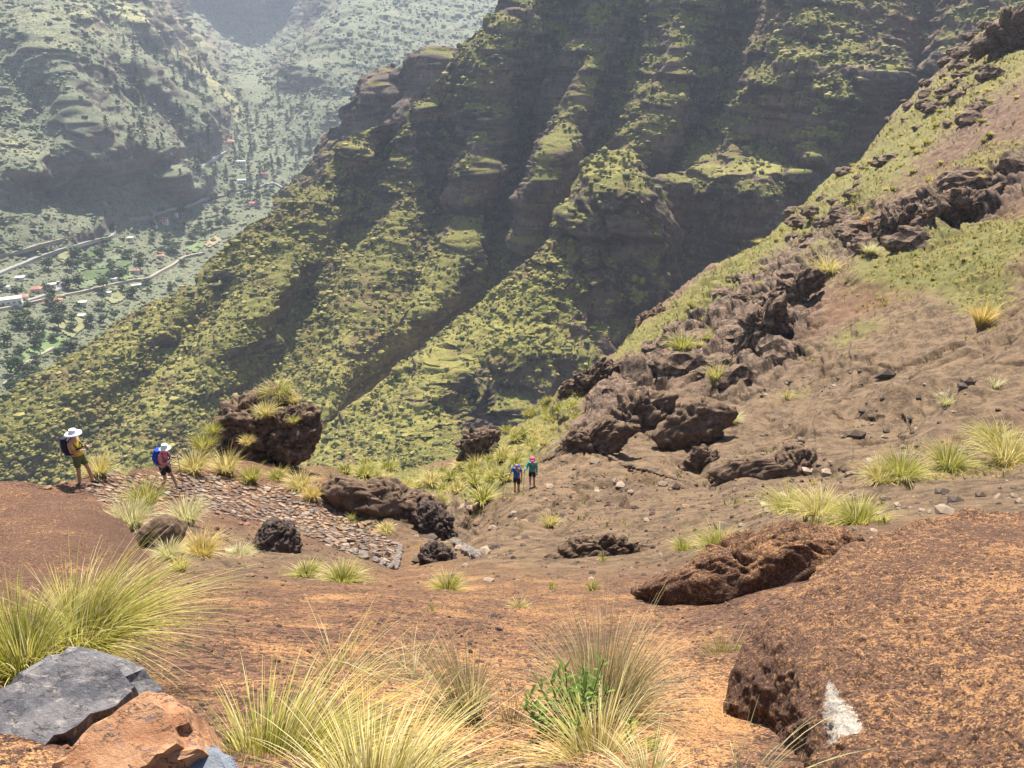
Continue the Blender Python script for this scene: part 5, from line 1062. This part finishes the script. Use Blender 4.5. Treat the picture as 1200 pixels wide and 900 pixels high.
        if k == 'wide': v, f = box((0, 0, 0), (.02, .22, .20)); v = v @ np.array([[1, 0, 0], [0, 1, 0], [.45, 0, 1]]); link('neck_flap', mk_mesh('neck_flap', v + hd + V3(-.15, 0, -.15), f, mt, False), h)
        if k == 'cap': v, f = lathe([(.001, .004), (.075, .006), (.078, .0), (.001, -.004)], hd + V3(.12, 0, .045)); link('brim', mk_mesh('brim', v, f, mt, True), h)
    if extras: extras(e, J, cloth)
    bpy.context.view_layer.update(); M = Matrix.Translation(Vector(loc)) @ Matrix.Rotation(rz, 4, 'Z') @ Matrix.Scale(sc, 4)
    if pack:
        mt, lb, sz = pack; pe = empty('backpack', M @ Vector(J['chest'] + V3(-.12, 0, -.08)), rz, label=lb, category='backpack')
        lean = J['neck'] - J['pel']; pe.rotation_euler = (0, math.atan2(lean[0], lean[2]), rz)
        def rb(c, s, p=.55): Vi, Fi = ICO[3]; B = np.sign(Vi) * np.abs(Vi) ** p; return B * s + np.array(c), Fi
        b = link('pack_body', mk_mesh('pack_body', *rb((-.10, 0, 0), np.array([.105, .14, .235]) * sz), mt, True), pe); link('front_pocket', mk_mesh('front_pocket', *rb((-.10 - .105 * sz, 0, -.06), (.045, .10, .12)), mt, True), pe)
        link('top_lid', mk_mesh('top_lid', *rb((-.09, 0, .235 * sz), (.10, .13, .045)), mt, True), pe)
        for sg in (1, -1):
            pts = [V3(-.02, sg * .09, .16), V3(.06, sg * .10, .20), V3(.15, sg * .10, .16), V3(.255, sg * .10, .0), V3(.13, sg * .15, -.14), V3(-.02, sg * .12, -.2)]
            nn = {str(i): (tuple(p), (.010, .022)) for i, p in enumerate(pts)}; V, Fq = grow(nn, [(str(i), str(i + 1)) for i in range(5)], 1); link('strap', mk_mesh('strap', V, Fq, mt, True), pe)
    if pole:
        for hand, foot, lb in pole:
            a = M @ Vector(hand); b = M @ Vector(foot); d = (b - a).normalized(); a2 = a - d * .06; L = (b - a2).length
            pe = empty('trekking_pole', b, 0, label=lb, category='trekking pole'); q = (-d).to_track_quat('Z', 'Y'); pe.rotation_euler = q.to_euler()
            for nm, z0, z1, r, mt in (('shaft', 0, L - .14, .009, M_ALU), ('grip', L - .14, L, .018, M_GRIP), ('basket', .05, .06, .03, M_GRIP)):
                v, f = lathe([(.001, z0), (r, z0), (r, z1), (.001, z1)], (0, 0, 0), 10); link(nm, mk_mesh(nm, v, f, mt, True), pe)
    return e
M_LIP = flat('lips', (.30, .12, .10)); M_ALU = flat('pole_metal', (.12, .12, .13), .4, .5); M_GRIP = flat('pole_grip', (.03, .03, .03)); WHITE = cl('white_cloth', (.80, .80, .78)); BLACK = cl('black_cloth', (.022, .022, .026)); NAVY = cl('navy_pack', (.02, .025, .05))
OLIVE = cl('olive_cloth', (.10, .11, .045)); YEL = cl('yellow_cloth', (.62, .46, .05)); BLUE = cl('blue_cloth', (.02, .12, .48)); BLUEP = cl('blue_pack', (.015, .05, .38)); TEAL = cl('teal_cloth', (.02, .34, .34)); PINK = cl('pink_cloth', (.75, .10, .28)); MAG = cl('magenta_cloth', (.62, .06, .13)); BOOT = cl('dark_boot', (.04, .035, .035)); PALEH = cl('pale_hat', (.66, .72, .68)); WSHOE = cl('white_shoe', (.7, .7, .7))
def stand(lean=0.0, stepL=.1, stepR=-.12, head=.03):
    J = dict(pel=V3(0, 0, .94), chest=V3(.02 + lean, 0, 1.30), neck=V3(.01 + lean * 1.4, 0, 1.46), head=V3(.03 + head + lean * 1.7, 0, 1.60))
    for s, sg, st in (('L', 1, stepL), ('R', -1, stepR)):
        J['sh' + s] = V3(.01 + lean * 1.2, sg * .165, 1.40); J['hp' + s] = V3(0, sg * .085, .88); J['kn' + s] = V3(st * .6 + .03, sg * .095, .49); J['an' + s] = V3(st, sg * .10, .095)
        J['el' + s] = J['sh' + s] + V3(-.03, sg * .05, -.27); J['wr' + s] = J['el' + s] + V3(.08, sg * .0, -.24)
    return J
def foot_at(x, y, T=TA): q = T.at(x, y); return q
# first hiker: profile to the right, looks at what she holds
J = stand(-.03, .16, -.10, .06)
for s, sg in (('L', 1), ('R', -1)): J['el' + s] = J['sh' + s] + V3(.02, sg * .03, -.27); J['wr' + s] = J['el' + s] + V3(.22, -sg * .07, .06)
pA = foot_at(101, 568)
def exA(e, J, cloth):
    cloth('tank_top', {'a': (tuple(J['pel'] * .6 + J['chest'] * .4 + V3(.015, 0, 0)), (.125, .150)), 'b': (tuple(J['chest'] + V3(.02, 0, -.02)), (.130, .150))}, [('a', 'b')], BLACK)
person(pA + V3(0, 0, -.02), R_(-8), J, dict(shirt=YEL, shorts=OLIVE, shoes=BOOT), 'hiker in a wide white sun hat looking at a phone on the ledge at left', ('wide', WHITE), 0, sc=.98,
       pack=(NAVY, 'black backpack worn by the hiker in the wide white hat', 1.05), extras=exA)
Mh = Matrix.Translation(Vector(pA)) @ Matrix.Rotation(R_(-8), 4, 'Z'); hp = Mh @ Vector((J['wrR'] + J['wrL']) / 2 * .98 + V3(.10, 0, .02))
ph = link('phone', mk_mesh('phone', *box((0, 0, -.07), (.012, .075, .14)), BLACK, False), label='dark phone held up by the hiker in the wide white hat', category='phone'); ph.location = hp; ph.rotation_euler = (0, R_(-35), R_(-8))
# second hiker: stepping down, leaning forward
J = stand(.07, .26, -.14, .07); J['knL'] = V3(.20, .09, .50); J['knR'] = V3(.06, -.10, .50); J['anR'] = V3(-.16, -.10, .10)
J['elR'] = J['shR'] + V3(.06, -.06, -.26); J['wrR'] = J['elR'] + V3(.22, .03, .04); J['elL'] = J['shL'] + V3(.08, .06, -.25); J['wrL'] = J['elL'] + V3(.22, -.03, .05)
pB = foot_at(197, 573)
def exB(e, J, cloth): cloth('tied_shirt', {'a': (tuple(J['pel'] + V3(-.01, 0, .10)), (.150, .172)), 'b': (tuple(J['pel'] + V3(.0, 0, -.02)), (.150, .17))}, [('a', 'b')], MAG)
person(pB + V3(0, 0, -.02), R_(-14), J, dict(shirt=MAG, shorts=BLACK, shoes=BOOT), 'hiker in a pale bucket hat and pink top stepping along the stone path', ('bucket', PALEH), 0, sc=.97,
       pack=(BLUEP, 'bright blue backpack worn by the hiker in the bucket hat', 1.05), extras=exB, pole=[(J['wrR'] + V3(.07, 0, 0), V3(.50, -.2, -.03), 'right trekking pole of the hiker in the bucket hat'), (J['wrL'] + V3(.07, 0, 0), V3(.42, .18, -.02), 'left trekking pole of the hiker in the bucket hat')])
# centre pair, walking towards the camera
J = stand(.03, .20, -.18, .03); J['elR'] = J['shR'] + V3(.04, -.12, -.25); J['wrR'] = J['elR'] + V3(.16, -.18, .02); J['elL'] = J['shL'] + V3(-.02, .06, -.28)
person(foot_at(605, 579) + V3(0, 0, -.02), R_(-96), J, dict(shirt=BLUE, shorts=BLACK, shoes=BOOT), 'hiker in a blue shirt and dark shorts, front of the two on the bare slab', None, 1, sc=1.03,
       pack=(BLUEP, 'small backpack with pale straps on the hiker in the blue shirt', .85), pole=[(J['wrR'] + V3(.06, 0, 0), V3(.42, -.62, -.05), 'trekking pole held out by the hiker in the blue shirt')])
J = stand(.02, .08, -.05, .03); J['elR'] = J['shR'] + V3(.05, -.10, -.25); J['wrR'] = J['elR'] + V3(.18, -.10, -.02)
person(foot_at(624, 571) + V3(0, 0, -.02), R_(-92), J, dict(shirt=TEAL, shorts=BLACK, shoes=WSHOE), 'hiker in a teal long sleeved top, pink cap and white shoes on the slab', ('cap', PINK), 2, sc=.98,
       pack=(NAVY, 'dark backpack on the hiker in the pink cap', .8), pole=[(J['wrR'] + V3(.06, 0, 0), V3(.40, -.42, -.04), 'trekking pole of the hiker in the pink cap')])
# orange lichen and white stones
PAL['rust'] = [(.75, .20, .02), (.60, .16, .03), (.80, .30, .05), (.35, .14, .04)]
tussock(1022, 264, 20, 10, 'rust', 'bright orange plant cushion on the dark rocks at right', n=160, cat='plant', name='orange_plant')
rock('stone', [(735, 572), (738, 567), (744, 568), (745, 573), (739, 576)], 30.5, .14, 7, M_GREY, .8, 3, label='white stone on the trail right of the two centre hikers', category='stone')
